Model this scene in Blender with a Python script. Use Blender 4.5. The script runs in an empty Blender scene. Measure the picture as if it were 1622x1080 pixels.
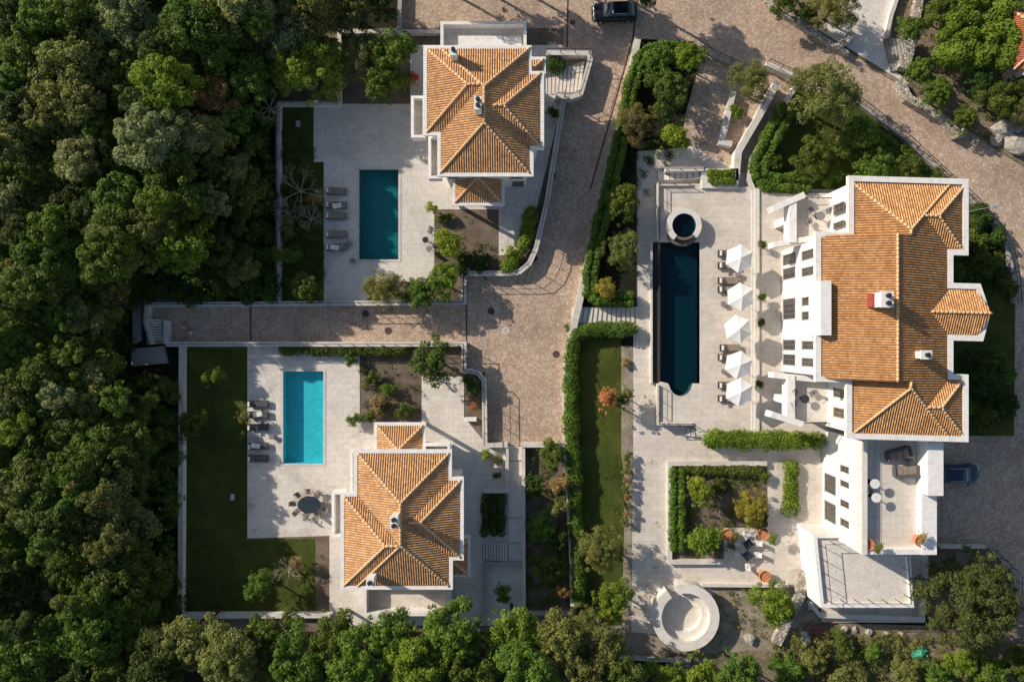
import bpy, bmesh, math, random
import numpy as np
from mathutils import Vector, Matrix
from mathutils.geometry import tessellate_polygon
R = math.radians
SC = bpy.context.scene
COL = SC.collection
# ------------------------------------------------------------ camera, sky, sun
CAMH = 67.6
PPM = 16.0
cam = bpy.data.objects.new('camera', bpy.data.cameras.new('camera'))
COL.objects.link(cam)
cam.location = (0, 0, CAMH)
cam.rotation_euler = (0, 0, 0)
cam.data.sensor_width = 36; cam.data.lens = 24.0
cam.data.clip_end = 2000
SC.camera = cam
SUN_EL = 26.0
sv = Vector((-0.869, 0.495, 0)).normalized()          # towards the sun, in plan
w = bpy.data.worlds.new('World'); SC.world = w; w.use_nodes = True
nt = w.node_tree; nt.nodes.clear()
sky = nt.nodes.new('ShaderNodeTexSky'); sky.sky_type = 'NISHITA'; sky.sun_disc = False
sky.sun_elevation = R(SUN_EL); sky.sun_rotation = math.atan2(sv.x, sv.y)
bg = nt.nodes.new('ShaderNodeBackground'); bg.inputs[1].default_value = 0.09
wo = nt.nodes.new('ShaderNodeOutputWorld')
nt.links.new(sky.outputs[0], bg.inputs[0]); nt.links.new(bg.outputs[0], wo.inputs[0])
sl = bpy.data.lights.new('sun', 'SUN'); sl.energy = 4.5; sl.angle = R(0.5); sl.color = (1.0, 0.895, 0.765)
so = bpy.data.objects.new('sun', sl); COL.objects.link(so); so.location = (-60, 35, 60)
LD = Vector((-sv.x*math.cos(R(SUN_EL)), -sv.y*math.cos(R(SUN_EL)), -math.sin(R(SUN_EL))))
so.rotation_euler = LD.to_track_quat('-Z', 'Y').to_euler()
SC.view_settings.view_transform = 'Standard'; SC.view_settings.look = 'None'
SC.view_settings.exposure = 0.38; SC.view_settings.gamma = 1
SC.render.engine = 'CYCLES'
try:
    SC.cycles.max_bounces = 6; SC.cycles.transparent_max_bounces = 12
except Exception: pass

# ------------------------------------------------------------ helpers
def W(px, py, z=0.0):
    k = (1 - z/CAMH)/PPM
    return Vector(((px-811)*k, (540-py)*k, z))
def XY(px, py, z=0.0):
    v = W(px, py, z); return (v.x, v.y)
def P(pts, z=0.0): return [XY(a, b, z) for a, b in pts]

def org(o):
    v = Vector((0, 0, 0))
    while o is not None:
        v += o.location; o = o.parent
    return v
class MB:
    def __init__(s): s.v = []; s.f = []
    def add(s, vs, fs):
        n = len(s.v); s.v += [tuple(a) for a in vs]; s.f += [tuple(i+n for i in f) for f in fs]; return s
    def box(s, x0, x1, y0, y1, z0, z1):
        return s.add([(x0,y0,z0),(x1,y0,z0),(x1,y1,z0),(x0,y1,z0),(x0,y0,z1),(x1,y0,z1),(x1,y1,z1),(x0,y1,z1)],
                     [(0,3,2,1),(4,5,6,7),(0,1,5,4),(1,2,6,5),(2,3,7,6),(3,0,4,7)])
    def obox(s, c, hx, hy, z0, z1, a=0.0, bev=0.0):
        ca, sa = math.cos(a), math.sin(a)
        def ring(ix, iy, z): return [(c[0]+ca*x-sa*y, c[1]+sa*x+ca*y, z) for x, y in ((-ix,-iy),(ix,-iy),(ix,iy),(-ix,iy))]
        if bev:
            rs = [ring(hx-bev*.6,hy-bev*.6,z0), ring(hx,hy,z0+bev), ring(hx,hy,z1-bev), ring(hx-bev,hy-bev,z1)]
        else: rs = [ring(hx,hy,z0), ring(hx,hy,z1)]
        vs = sum(rs, []); fs = [(3,2,1,0)]
        for k in range(len(rs)-1):
            for i in range(4):
                j = (i+1) % 4; fs.append((k*4+i, k*4+j, k*4+4+j, k*4+4+i))
        n = (len(rs)-1)*4; fs.append((n, n+1, n+2, n+3)); return s.add(vs, fs)
    def tube(s, p, q, r0, r1=None, n=6, cap=True):
        r1 = r0 if r1 is None else r1
        p = Vector(p); q = Vector(q); d = (q-p)
        if d.length < 1e-6: return s
        d.normalize(); a = d.orthogonal().normalized(); b = d.cross(a)
        vs = [p + (a*math.cos(2*math.pi*i/n)+b*math.sin(2*math.pi*i/n))*r0 for i in range(n)]
        vs += [q + (a*math.cos(2*math.pi*i/n)+b*math.sin(2*math.pi*i/n))*r1 for i in range(n)]
        fs = [(i, (i+1) % n, n+(i+1) % n, n+i) for i in range(n)]
        if cap: fs += [tuple(range(n-1, -1, -1)), tuple(range(n, 2*n))]
        return s.add(vs, fs)
    def lathe(s, c, prof, n=20, cap=True):
        vs = []; fs = []
        for r, z in prof:
            vs += [(c[0]+r*math.cos(2*math.pi*i/n), c[1]+r*math.sin(2*math.pi*i/n), c[2]+z) for i in range(n)]
        for k in range(len(prof)-1):
            for i in range(n):
                j = (i+1) % n; fs.append((k*n+i, k*n+j, (k+1)*n+j, (k+1)*n+i))
        if cap: fs.append(tuple(range(n-1, -1, -1))); fs.append(tuple((len(prof)-1)*n+i for i in range(n)))
        return s.add(vs, fs)
    def sheet(s, pts, z, holes=()):
        polys = [[Vector((x, y, 0)) for x, y in pts]] + [[Vector((x, y, 0)) for x, y in h] for h in holes]
        flat = [v for p in polys for v in p]
        tris = tessellate_polygon(polys); fs = []
        for t in tris:
            a, b, c = (flat[i] for i in t)
            fs.append(t if (b-a).cross(c-a).z > 0 else (t[0], t[2], t[1]))
        return s.add([(v.x, v.y, z) for v in flat], fs)
    def prism(s, pts, z0, z1, holes=(), bottom=False):
        s.sheet(pts, z1, holes)
        for k, ring in enumerate([pts]+list(holes)):
            n = len(ring); area = sum(ring[i][0]*ring[(i+1) % n][1]-ring[(i+1) % n][0]*ring[i][1] for i in range(n))
            rr = ring if (area > 0) == (k == 0) else ring[::-1]
            s.add([(x, y, z0) for x, y in rr]+[(x, y, z1) for x, y in rr], [(i, (i+1) % n, n+(i+1) % n, n+i) for i in range(n)])
        return s
    def build(s, name, mat, parent=None, smooth=False):
        o_ = org(parent) if parent is not None else Vector((0, 0, 0))
        me = bpy.data.meshes.new(name)
        me.from_pydata([(a-o_.x, b-o_.y, c-o_.z) for a, b, c in s.v], [], s.f); me.update()
        me.materials.append(mat)
        if smooth:
            for p in me.polygons: p.use_smooth = True
        o = bpy.data.objects.new(name, me); COL.objects.link(o)
        if parent is not None: o.parent = parent
        return o
def tag(o, label, cat, group=None):
    o['label'] = label; o['category'] = cat
    if group: o['group'] = group
    return o
def thing(name, label, cat, loc=(0, 0, 0), group=None):
    o = bpy.data.objects.new(name, None); COL.objects.link(o); o.location = loc
    o.empty_display_size = .3
    return tag(o, label, cat, group)
def struct(name, mb, mat, kind='structure'):
    o = mb.build(name, mat); o['kind'] = kind; return o
def copy_tree(o, parent=None):
    c = o.copy(); COL.objects.link(c); c.parent = parent
    for ch in list(o.children): copy_tree(ch, c)
    return c
def place(proto, x, y, z=0, rz=0, label=None, s=None):
    """first use moves the prototype itself, later uses copy it"""
    o = proto
    if proto.get('used'): o = copy_tree(proto)
    else: proto['used'] = 1
    o.location = (x, y, z); o.rotation_euler = (0, 0, rz)
    if s: o.scale = (s, s, s)
    if label: o['label'] = label
    return o
def offs(pts, d, closed=True):
    """offset to the left of travel by d, mitred"""
    n = len(pts); out = []
    for i in range(n):
        p = Vector(pts[i]).to_2d() if not isinstance(pts[i], Vector) else pts[i].to_2d()
        def nrm(a, b):
            e = Vector((b[0]-a[0], b[1]-a[1]))
            e.normalize(); return Vector((-e.y, e.x))
        if not closed and i == 0: m = nrm(pts[0], pts[1])
        elif not closed and i == n-1: m = nrm(pts[-2], pts[-1])
        else:
            a = nrm(pts[i-1], pts[i]); b = nrm(pts[i], pts[(i+1) % n]); m = a+b
            if m.length < 1e-4: m = a
            else: m = m/m.length_squared*2; 
            if m.length > 2.5: m = m/m.length*2.5
        out.append((p.x+m.x*d, p.y+m.y*d))
    return out
def ccw(pts):
    n = len(pts)
    return pts if sum(pts[i][0]*pts[(i+1) % n][1]-pts[(i+1) % n][0]*pts[i][1] for i in range(n)) > 0 else pts[::-1]
def ribbon(mb, pts, wd, z0, z1, closed=False):
    L = offs(pts, wd/2, closed); Rr = offs(pts, -wd/2, closed); n = len(pts)
    vs = [(x, y, z0) for x, y in L]+[(x, y, z0) for x, y in Rr]+[(x, y, z1) for x, y in L]+[(x, y, z1) for x, y in Rr]
    fs = []
    for i in range(n if closed else n-1):
        j = (i+1) % n
        fs += [(2*n+i, 3*n+i, 3*n+j, 2*n+j), (i, 2*n+i, 2*n+j, j), (n+i, n+j, 3*n+j, 3*n+i), (i, j, n+j, n+i)]
    if not closed: fs += [(0, n, 3*n, 2*n), (n-1, 3*n-1, 4*n-1, 2*n-1)]
    return mb.add(vs, fs)
def smooth_path(pts, it=2):
    for _ in range(it):
        q = [pts[0]]
        for a, b in zip(pts, pts[1:]):
            q += [(a[0]*.75+b[0]*.25, a[1]*.75+b[1]*.25), (a[0]*.25+b[0]*.75, a[1]*.25+b[1]*.75)]
        pts = q+[pts[-1]]
    return pts
def along(pts, step):
    out = []; carry = 0.0
    for a, b in zip(pts, pts[1:]):
        L = math.dist(a, b); t = carry
        while t < L:
            out.append((a[0]+(b[0]-a[0])*t/L, a[1]+(b[1]-a[1])*t/L, math.atan2(b[1]-a[1], b[0]-a[0]))); t += step
        carry = t-L
    return out

# ------------------------------------------------------------ materials
class NT:
    def __init__(s, name):
        s.m = bpy.data.materials.new(name); s.m.use_nodes = True; s.t = s.m.node_tree; s.t.nodes.clear()
        s.out = s.n('OutputMaterial'); s.b = s.n('BsdfPrincipled'); s.l(s.b.outputs[0], s.out.inputs[0])
        s.geo = s.n('NewGeometry')
    def n(s, t, **k):
        q = s.t.nodes.new('ShaderNode'+t)
        for a, b in k.items(): setattr(q, a, b)
        return q
    def l(s, a, b): s.t.links.new(a, b)
    def pos(s): return s.geo.outputs['Position']
    def noise(s, sc, det=4, rough=.6, vec=None, dist=0):
        q = s.n('TexNoise'); q.inputs['Scale'].default_value = sc; q.inputs['Detail'].default_value = det
        q.inputs['Roughness'].default_value = rough; q.inputs['Distortion'].default_value = dist
        s.l(vec or s.pos(), q.inputs['Vector']); return q.outputs['Fac']
    def ramp(s, fac, stops):
        q = s.n('ValToRGB'); e = q.color_ramp.elements
        while len(e) < len(stops): e.new(.5)
        for a, (p, c) in zip(e, stops):
            a.position = p; a.color = (*c, 1) if len(c) == 3 else c
        s.l(fac, q.inputs[0]); return q.outputs[0]
    def mix(s, fac, a, b, mode='MIX'):
        q = s.n('MixRGB', blend_type=mode)
        for v, i in ((fac, 0), (a, 1), (b, 2)):
            if isinstance(v, (int, float)): q.inputs[i].default_value = v
            elif isinstance(v, tuple): q.inputs[i].default_value = (*v, 1)
            else: s.l(v, q.inputs[i])
        return q.outputs[0]
    def bump(s, h, st=.4, d=.05):
        q = s.n('Bump'); q.inputs['Strength'].default_value = st; q.inputs['Distance'].default_value = d
        s.l(h, q.inputs['Height']); s.l(q.outputs[0], s.b.inputs['Normal'])
    def fin(s, col=None, rough=.8, spec=.3, metal=0):
        if isinstance(col, tuple): s.b.inputs['Base Color'].default_value = (*col, 1)
        elif col is not None: s.l(col, s.b.inputs['Base Color'])
        s.b.inputs['Roughness'].default_value = rough; s.b.inputs['Metallic'].default_value = metal
        s.b.inputs['Specular IOR Level'].default_value = spec
        return s.m
def plain(name, c, rough=.6, spec=.4, metal=0, var=.25, sc=3):
    t = NT(name); f = t.noise(sc, 5)
    lo = tuple(x*(1-var) for x in c); hi = tuple(min(1, x*(1+var)) for x in c)
    return t.fin(t.ramp(f, [(.3, lo), (.7, hi)]), rough, spec, metal)
def two(name, sc, stops, sc2=None, amt=.35, rough=.9, bump=.3, bd=.05, bsc=8):
    t = NT(name); c = t.ramp(t.noise(sc, 8, .65), stops)
    if sc2:
        g = t.ramp(t.noise(sc2, 4, .7), [(.3, (1-amt,)*3), (.7, (1+amt*.6,)*3)])
        c = t.mix(1.0, c, g, 'MULTIPLY')
    t.bump(t.noise(bsc, 6, .7), bump, bd); return t.fin(c, rough, .15)
M = {}
M['dry_soil'] = two('dry_soil', .8, [(.3, (.2,.165,.12)), (.55, (.33,.28,.21)), (.8, (.46,.4,.32))], 7, .4, bump=.8, bd=.08)
M['soil'] = two('soil', .5, [(.3, (.1,.075,.055)), (.55, (.19,.145,.11)), (.8, (.29,.23,.175))], 9, .35)
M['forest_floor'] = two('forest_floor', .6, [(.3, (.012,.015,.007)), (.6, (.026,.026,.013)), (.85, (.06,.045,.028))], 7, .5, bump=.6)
M['hillside'] = two('hillside', .55, [(.3, (.09,.09,.04)), (.5, (.25,.2,.13)), (.75, (.4,.34,.25))], 6, .5, bump=.8, bd=.2)
M['grass'] = two('grass', .35, [(.25, (.03,.048,.009)), (.5, (.062,.082,.015)), (.8, (.125,.13,.026))], 12, .45, bump=.8, bd=.05, bsc=22)
M['gravel'] = two('gravel', 1.2, [(.3, (.6,.55,.48)), (.7, (.76,.7,.63))], 11, .35, bump=.8, bd=.04, bsc=9)
def paving(name, c0, c1, joint, sx, sy, jc=.75, dirt=.2):
    t = NT(name)
    b = t.n('TexBrick'); b.offset = .5; b.inputs['Scale'].default_value = 1
    b.inputs['Brick Width'].default_value = sx; b.inputs['Row Height'].default_value = sy
    b.inputs['Mortar Size'].default_value = joint; b.inputs['Mortar Smooth'].default_value = .3; b.inputs['Bias'].default_value = 0
    b.inputs['Color1'].default_value = (*c0, 1); b.inputs['Color2'].default_value = (*c1, 1)
    b.inputs['Mortar'].default_value = (*[x*jc for x in c0], 1)
    t.l(t.pos(), b.inputs['Vector'])
    g = t.ramp(t.noise(.22, 9, .68), [(.28, (1-dirt*1.3,)*3), (.5, (1,)*3), (.75, (1+dirt*.35,)*3)])
    c = t.mix(1, b.outputs['Color'], g, 'MULTIPLY')
    g2 = t.ramp(t.noise(3.5, 6, .7), [(.3, (.86,.85,.83)), (.7, (1.08,1.08,1.08))])
    c = t.mix(1, c, g2, 'MULTIPLY'); t.bump(t.noise(14, 4), .15, .02); return t.fin(c, .75, .25)
M['paving'] = paving('paving', (.63,.58,.515), (.69,.64,.575), .016, .9, .6, .8, .24)
M['paving_villa'] = paving('paving_villa', (.58,.525,.455), (.65,.59,.52), .016, 1.2, .6, .82, .18)
def cobble():
    t = NT('cobble'); v = t.n('TexVoronoi'); v.inputs['Scale'].default_value = 7.0; v.inputs['Randomness'].default_value = .85
    t.l(t.pos(), v.inputs['Vector'])
    hs = t.n('SeparateColor'); t.l(v.outputs['Color'], hs.inputs[0])
    c = t.ramp(hs.outputs[0], [(0, (.37,.265,.19)), (.35, (.45,.34,.25)), (.7, (.51,.395,.3)), (1, (.59,.49,.4))])
    e = t.n('TexVoronoi', feature='DISTANCE_TO_EDGE'); e.inputs['Scale'].default_value = 7.0; e.inputs['Randomness'].default_value = .85
    t.l(t.pos(), e.inputs['Vector'])
    j = t.ramp(e.outputs['Distance'], [(0, (.66,.63,.61)), (.09, (1,1,1))])
    c = t.mix(1, c, j, 'MULTIPLY')
    g = t.ramp(t.noise(.16, 8, .7), [(.3, (.68,.66,.65)), (.5, (1,1,1)), (.7, (1.16,1.11,1.05))])
    c = t.mix(1, c, g, 'MULTIPLY')
    g = t.ramp(t.noise(1.1, 5, .75), [(.35, (.85,.83,.82)), (.65, (1.1,1.1,1.1))])
    c = t.mix(1, c, g, 'MULTIPLY')
    t.bump(e.outputs['Distance'], .6, .03); return t.fin(c, .85, .2)
M['cobble'] = cobble()
def plaster(name, c, dirt):
    t = NT(name); g = t.ramp(t.noise(.8, 8, .7), [(.3, tuple(x*(1-dirt) for x in c)), (.65, c)])
    mp = t.n('VectorMath', operation='MULTIPLY'); mp.inputs[1].default_value = (2.6, 2.6, .25); t.l(t.pos(), mp.inputs[0])
    g = t.mix(1, g, t.ramp(t.noise(1, 6, .7, mp.outputs[0]), [(.32, (.84,.82,.78)), (.55, (1,1,1))]), 'MULTIPLY')
    t.bump(t.noise(25, 4), .12, .01); return t.fin(g, .8, .2)
M['plaster'] = plaster('plaster', (.8,.78,.745), .1)
M['cream_plaster'] = plaster('plaster_cream', (.7,.66,.6), .14)  # cream plaster, its own colour on walls, rims and steps
M['coping'] = plaster('coping', (.66,.62,.56), .28)
M['concrete'] = plaster('concrete', (.4,.38,.35), .3)
def drystone():
    t = NT('drystone'); v = t.n('TexVoronoi'); v.inputs['Scale'].default_value = 3.4; t.l(t.pos(), v.inputs['Vector'])
    hs = t.n('SeparateColor'); t.l(v.outputs['Color'], hs.inputs[0])
    c = t.ramp(hs.outputs[0], [(0, (.3,.27,.22)), (.5, (.45,.4,.33)), (1, (.6,.55,.46))])
    e = t.n('TexVoronoi', feature='DISTANCE_TO_EDGE'); e.inputs['Scale'].default_value = 3.4; t.l(t.pos(), e.inputs['Vector'])
    j = t.ramp(e.outputs['Distance'], [(0, (.3,.3,.3)), (.1, (1,1,1))]); c = t.mix(1, c, j, 'MULTIPLY')
    t.bump(e.outputs['Distance'], 1, .1); return t.fin(c, .9, .15)
M['drystone'] = drystone()
PITCH = .21
def tiles(name, cs):
    t = NT(name)
    mp = t.n('VectorMath', operation='SNAP'); mp.inputs[1].default_value = (PITCH, PITCH, 50)
    off = t.n('VectorMath', operation='ADD'); off.inputs[1].default_value = (0, 0, 7)
    t.l(t.pos(), off.inputs[0]); t.l(off.outputs[0], mp.inputs[0])
    wn = t.n('TexWhiteNoise'); t.l(mp.outputs[0], wn.inputs['Vector'])
    c = t.ramp(wn.outputs['Value'], cs)
    g = t.ramp(t.noise(.7, 8, .7), [(.3, (.78,.74,.7)), (.5, (1,1,1)), (.72, (1.1,1.06,1))])
    c = t.mix(1, c, g, 'MULTIPLY')
    g = t.ramp(t.noise(5, 5, .8), [(.35, (.8,.77,.74)), (.65, (1.12,1.12,1.1))]); c = t.mix(1, c, g, 'MULTIPLY')
    t.bump(t.noise(16, 4), .35, .03); return t.fin(c, .85, .2)
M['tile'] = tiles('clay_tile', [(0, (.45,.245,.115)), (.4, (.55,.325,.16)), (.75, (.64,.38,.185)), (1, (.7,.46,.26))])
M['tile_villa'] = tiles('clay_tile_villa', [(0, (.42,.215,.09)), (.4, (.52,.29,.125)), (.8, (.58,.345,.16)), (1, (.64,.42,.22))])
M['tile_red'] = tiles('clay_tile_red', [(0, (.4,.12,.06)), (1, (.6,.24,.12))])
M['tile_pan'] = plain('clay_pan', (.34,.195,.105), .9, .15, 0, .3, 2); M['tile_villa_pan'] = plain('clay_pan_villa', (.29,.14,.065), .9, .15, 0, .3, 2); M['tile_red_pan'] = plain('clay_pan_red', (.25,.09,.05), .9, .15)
M['tile_cap'] = plain('tile_cap', (.66,.42,.23), .85, .2, 0, .25, 6)
def leafmat():
    t = NT('leaf'); oi = t.n('ObjectInfo')
    hs = t.n('HueSaturation'); t.l(oi.outputs['Color'], hs.inputs['Color'])
    g = t.ramp(t.noise(.9, 4, .7), [(.3, (.6,.62,.55)), (.5, (1,1,1)), (.72, (1.45,1.4,1.25))])
    c = t.mix(1, hs.outputs[0], g, 'MULTIPLY')
    g = t.ramp(t.noise(4.5, 3, .7), [(.3, (.62,.66,.6)), (.7, (1.35,1.3,1.25))])
    c = t.mix(1, c, g, 'MULTIPLY')
    t.fin(c, .55, .22)
    tr = t.n('BsdfTranslucent'); c2 = t.mix(1, c, (1.25, 1.5, .55), 'MULTIPLY'); t.l(c2, tr.inputs[0])
    mx = t.n('MixShader'); mx.inputs[0].default_value = .33
    t.l(t.b.outputs[0], mx.inputs[1]); t.l(tr.outputs[0], mx.inputs[2]); t.l(mx.outputs[0], t.out.inputs[0])
    return t.m
M['leaf'] = leafmat()
M['bark'] = plain('bark', (.075,.058,.045), .95, .1, 0, .4, 6)
M['bark_pale'] = plain('bark_pale', (.3,.25,.19), .95, .1, 0, .35, 6)
def water(name, tint, refl=.06):
    t = NT(name); t.t.nodes.remove(t.b)
    tr = t.n('BsdfTransparent'); tr.inputs[0].default_value = (*tint, 1)
    gl = t.n('BsdfGlossy'); gl.inputs['Roughness'].default_value = .03
    bp = t.n('Bump'); bp.inputs['Strength'].default_value = .25; bp.inputs['Distance'].default_value = .09
    t.l(t.noise(3.2, 3, .5, dist=.6), bp.inputs['Height']); t.l(bp.outputs[0], gl.inputs['Normal'])
    fr = t.n('LayerWeight'); fr.inputs[0].default_value = .5; t.l(bp.outputs[0], fr.inputs['Normal'])
    pw = t.n('Math', operation='POWER'); t.l(fr.outputs['Facing'], pw.inputs[0]); pw.inputs[1].default_value = 5
    ma = t.n('Math', operation='MULTIPLY_ADD'); t.l(pw.outputs[0], ma.inputs[0]); ma.inputs[1].default_value = .9; ma.inputs[2].default_value = .025
    mx = t.n('MixShader'); t.l(ma.outputs[0], mx.inputs[0]); t.l(tr.outputs[0], mx.inputs[1]); t.l(gl.outputs[0], mx.inputs[2])
    t.l(mx.outputs[0], t.out.inputs[0]); return t.m
M['water_bright'] = water('water_bright', (.62,.95,.97))
M['water_teal'] = water('water_teal', (.38,.74,.78))
M['water_dark'] = water('water_dark', (.3,.58,.64))
def basin(name, c):
    t = NT(name); g = t.ramp(t.noise(1.3, 4, .6, dist=1.5), [(.35, tuple(x*.88 for x in c)), (.65, tuple(x*1.1 for x in c))])
    v = t.n('TexVoronoi', feature='DISTANCE_TO_EDGE'); v.inputs['Scale'].default_value = 2.2; t.l(t.pos(), v.inputs['Vector'])
    k = t.ramp(v.outputs['Distance'], [(0, (1.06,1.06,1.05)), (.12, (1,1,1))])  # pale cell edges paint caustic light into the basin colour
    return t.fin(t.mix(1, g, k, 'MULTIPLY'), .5, .3)
M['basin_bright'] = basin('basin_bright', (.085,.49,.55))
M['basin_teal'] = basin('basin_teal', (.035,.25,.24))
M['basin_dark'] = basin('basin_dark', (.01,.05,.06))
M['spill'] = plain('wet_stone', (.16,.125,.11), .4, .4)
M['tread_shade'] = plain('tread_shade', (.2,.18,.16), .8, .2)  # dark grey for painted shade lines on stair treads
M['trough'] = plain('trough', (.04,.035,.03), .5, .4)
M['glass'] = plain('window_glass', (.045,.05,.055), .12, .6, 0, .2)
M['frame'] = plain('window_frame', (.16,.13,.1), .6, .3)
M['shutter'] = plain('wood_shutter', (.3,.17,.09), .7, .2, 0, .3, 5)
M['metal'] = plain('dark_metal', (.035,.035,.04), .5, .4, .3)
M['steel'] = plain('steel', (.5,.5,.5), .4, .5, .6)
M['fabric_white'] = plain('white_canvas', (.78,.76,.73), .9, .1, 0, .05)
M['fabric_grey'] = plain('grey_fabric', (.24,.2,.17), .95, .1, 0, .2)
M['fabric_dark'] = plain('charcoal_fabric', (.1,.095,.1), .95, .1)
M['towel'] = plain('towel', (.7,.68,.65), .95, .1, 0, .08)
M['table_dark'] = plain('dark_table_top', (.03,.04,.05), .25, .5)
M['wicker'] = plain('wicker', (.22,.2,.2), .85, .2, 0, .35, 20)
M['wood'] = plain('teak', (.3,.19,.11), .7, .25, 0, .3, 5)
M['terracotta'] = plain('terracotta', (.5,.2,.1), .85, .2, 0, .2)
M['paint_black'] = plain('black_car_paint', (.012,.014,.018), .18, .6, .2, .1)
M['paint_blue'] = plain('slate_car_paint', (.02,.04,.07), .18, .6, .2, .1)
M['car_glass'] = plain('car_glass', (.02,.06,.09), .08, .8, 0, .1)
M['rubber'] = plain('rubber', (.02,.02,.02), .9, .1)
M['lamp_lens'] = plain('lamp_lens', (.6,.6,.58), .2, .6)
M['red_lens'] = plain('red_lens', (.35,.02,.02), .2, .6)
M['rock'] = two('rock', 1.5, [(.3, (.3,.27,.23)), (.7, (.55,.5,.43))], 6, .4, bump=1, bd=.2, bsc=3)
M['net'] = plain('green_net', (.05,.3,.2), .8, .2, 0, .3, 5)
M['iron'] = plain('cast_iron', (.09,.06,.05), .7, .3, .2)
M['red_paint'] = plain('red_timber', (.3,.06,.05), .8, .2)

# ------------------------------------------------------------ ground, streets, paved and planted areas
POOL1 = P([(569,269),(631,269),(631,411),(569,411)], .05)
POOL2 = P([(448.5,588),(512,588),(512,734),(448.5,734)], .05)
g = MB(); S = 220
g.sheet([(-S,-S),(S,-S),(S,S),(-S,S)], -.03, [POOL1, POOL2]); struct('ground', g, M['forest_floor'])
street_px = [(232,480),(736,480),(736,432),(820,430),(850,390),(893,150),(893,45),(632,45),(632,-140),(1190,-140),(1240,-30),(1320,30),
    (1430,100),(1480,135),(1560,185),(1620,228),(1670,270),(1800,360),(1800,1300),(1560,1300),(1560,870),(1480,870),(1480,300),(1340,300),
    (1190,300),(1010,240),(1010,490),(900,540),(897,708),(768,708),(768,590),(735,585),(735,545),(232,545)]
struct('cobbled_street', MB().sheet(P(street_px), 0), M['cobble'])
# darker and lighter cobble courses (drain channels) across the court and street
ch = MB()
for a, b in (((900,-20),(898,75)), ((1012,-20),(1003,60)), ((1003,60),(935,300)), ((739,432),(739,545)), ((397,486),(397,545)), ((1558,470),(1606,470)), ((1555,700),(1555,860))):
    pa, pb = XY(*a), XY(*b); ribbon(ch, [pa, pb], .16, .001, .008)
struct('drain_channel', ch, M['iron'])
def area(name, pts, mat, z, holes=()): return struct(name, MB().sheet(P(pts), z, holes), M[mat])
area('upper_plot_soil', [(442,45),(893,45),(893,150),(850,390),(820,430),(736,432),(736,478),(442,478)], 'soil', .02, [POOL1])
area('lower_plot_soil', [(290,550),(735,550),(735,588),(757,592),(767,604),(768,706),(897,706),(905,830),(908,1000),(290,1000)], 'soil', .02, [POOL2])
area('upper_lawn', [(442,166),(497,166),(497,257),(513,257),(513,476),(442,476)], 'grass', .04)
stone1 = [(497,165),(650,165),(650,72),(893,72),(893,150),(850,330),(818,402),(790,405),(790,332),(688,332),(688,446),(582,446),(582,478),(513,478),(513,257),(497,257)]
struct('upper_terrace_paving', MB().sheet(P(stone1), .05, [POOL1]), M['paving'])
stone2 = [(392,548),(570,548),(570,668),(668,668),(668,596),(735,596),(735,660),(768,700),(830,708),(830,990),(522,990),(522,848),(392,852)]
struct('lower_terrace_paving', MB().sheet(P(stone2), .05, [POOL2]), M['paving'])
area('lower_lawn', [(290,552),(392,552),(392,854),(500,852),(500,972),(290,972)], 'grass', .04)
area('west_planting_bed', [(512,850),(522,850),(522,972),(500,972),(500,852)], 'soil', .045)
def path_area(name, px, mat, z): return area(name, px, mat, z)
area('upper_garden_bed', [(1008,62),(1100,66),(1110,90),(1086,180),(1092,240),(1008,242),(1008,486),(916,486),(930,430),(958,300),(985,190)], 'forest_floor', .04)
area('long_lawn', [(920,528),(984,528),(984,720),(990,760),(985,990),(912,990),(905,830),(905,700)], 'grass', .04)
area('gravel_strip', [(984,548),(1003,548),(1003,990),(985,990),(990,760),(984,720)], 'dry_soil', .045)
area('villa_lower_paving', [(1010,240),(1062,236),(1095,232),(1180,275),(1190,300),(1345,300),(1345,960),(1280,965),(1280,925),(1130,925),(1128,990),(1100,1010),(1000,1000),(1003,700),(1003,532),(905,532),(905,486),(1010,486)], 'paving_villa', .05)
area('rough_ground', [(1075,920),(1290,925),(1300,990),(1260,1040),(1060,1042),(960,1045),(905,1000),(905,960),(1000,960)], 'dry_soil', .035)
area('tree_bed', [(1470,868),(1566,868),(1606,905),(1606,965),(1470,985)], 'soil', .045)
area('rubble_garden', [(1128,925),(1250,925),(1262,990),(1230,1030),(1090,1035),(1100,1010),(1130,985)], 'dry_soil', .06)
area('upper_right_garden', [(1262,140),(1345,160),(1420,215),(1480,262),(1540,310),(1600,395),(1608,470),(1606,690),(1500,690),(1480,300),(1190,300),(1195,240),(1235,180)], 'grass', .04)
area('hillside_upper_right', [(1195,-140),(1800,-140),(1800,360),(1640,275),(1590,245),(1530,205),(1450,150),(1400,120),(1295,48),(1222,-5)], 'hillside', .10)
area('stair_path', [(1330,-140),(1430,-140),(1410,60),(1405,100),(1440,135),(1425,128),(1295,48),(1330,20)], 'gravel', .13)
area('hillside_lower_right', [(1060,1035),(1230,1030),(1270,985),(1470,990),(1560,960),(1800,960),(1800,1300),(1060,1300)], 'hillside', .06)
area('dirt_path', smooth_path([(1360,1120),(1375,1060),(1430,1010),(1500,985),(1622,1000),(1640,1030),(1500,1010),(1440,1035),(1410,1120)], 2), 'soil', .08)
area('driveway', [(1110,95),(1160,120),(1175,150),(1140,232),(1080,218),(1086,180)], 'cobble', .055)
area('right_drive', [(1492,700),(1604,700),(1604,860),(1492,860)], 'cobble', .05)

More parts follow.
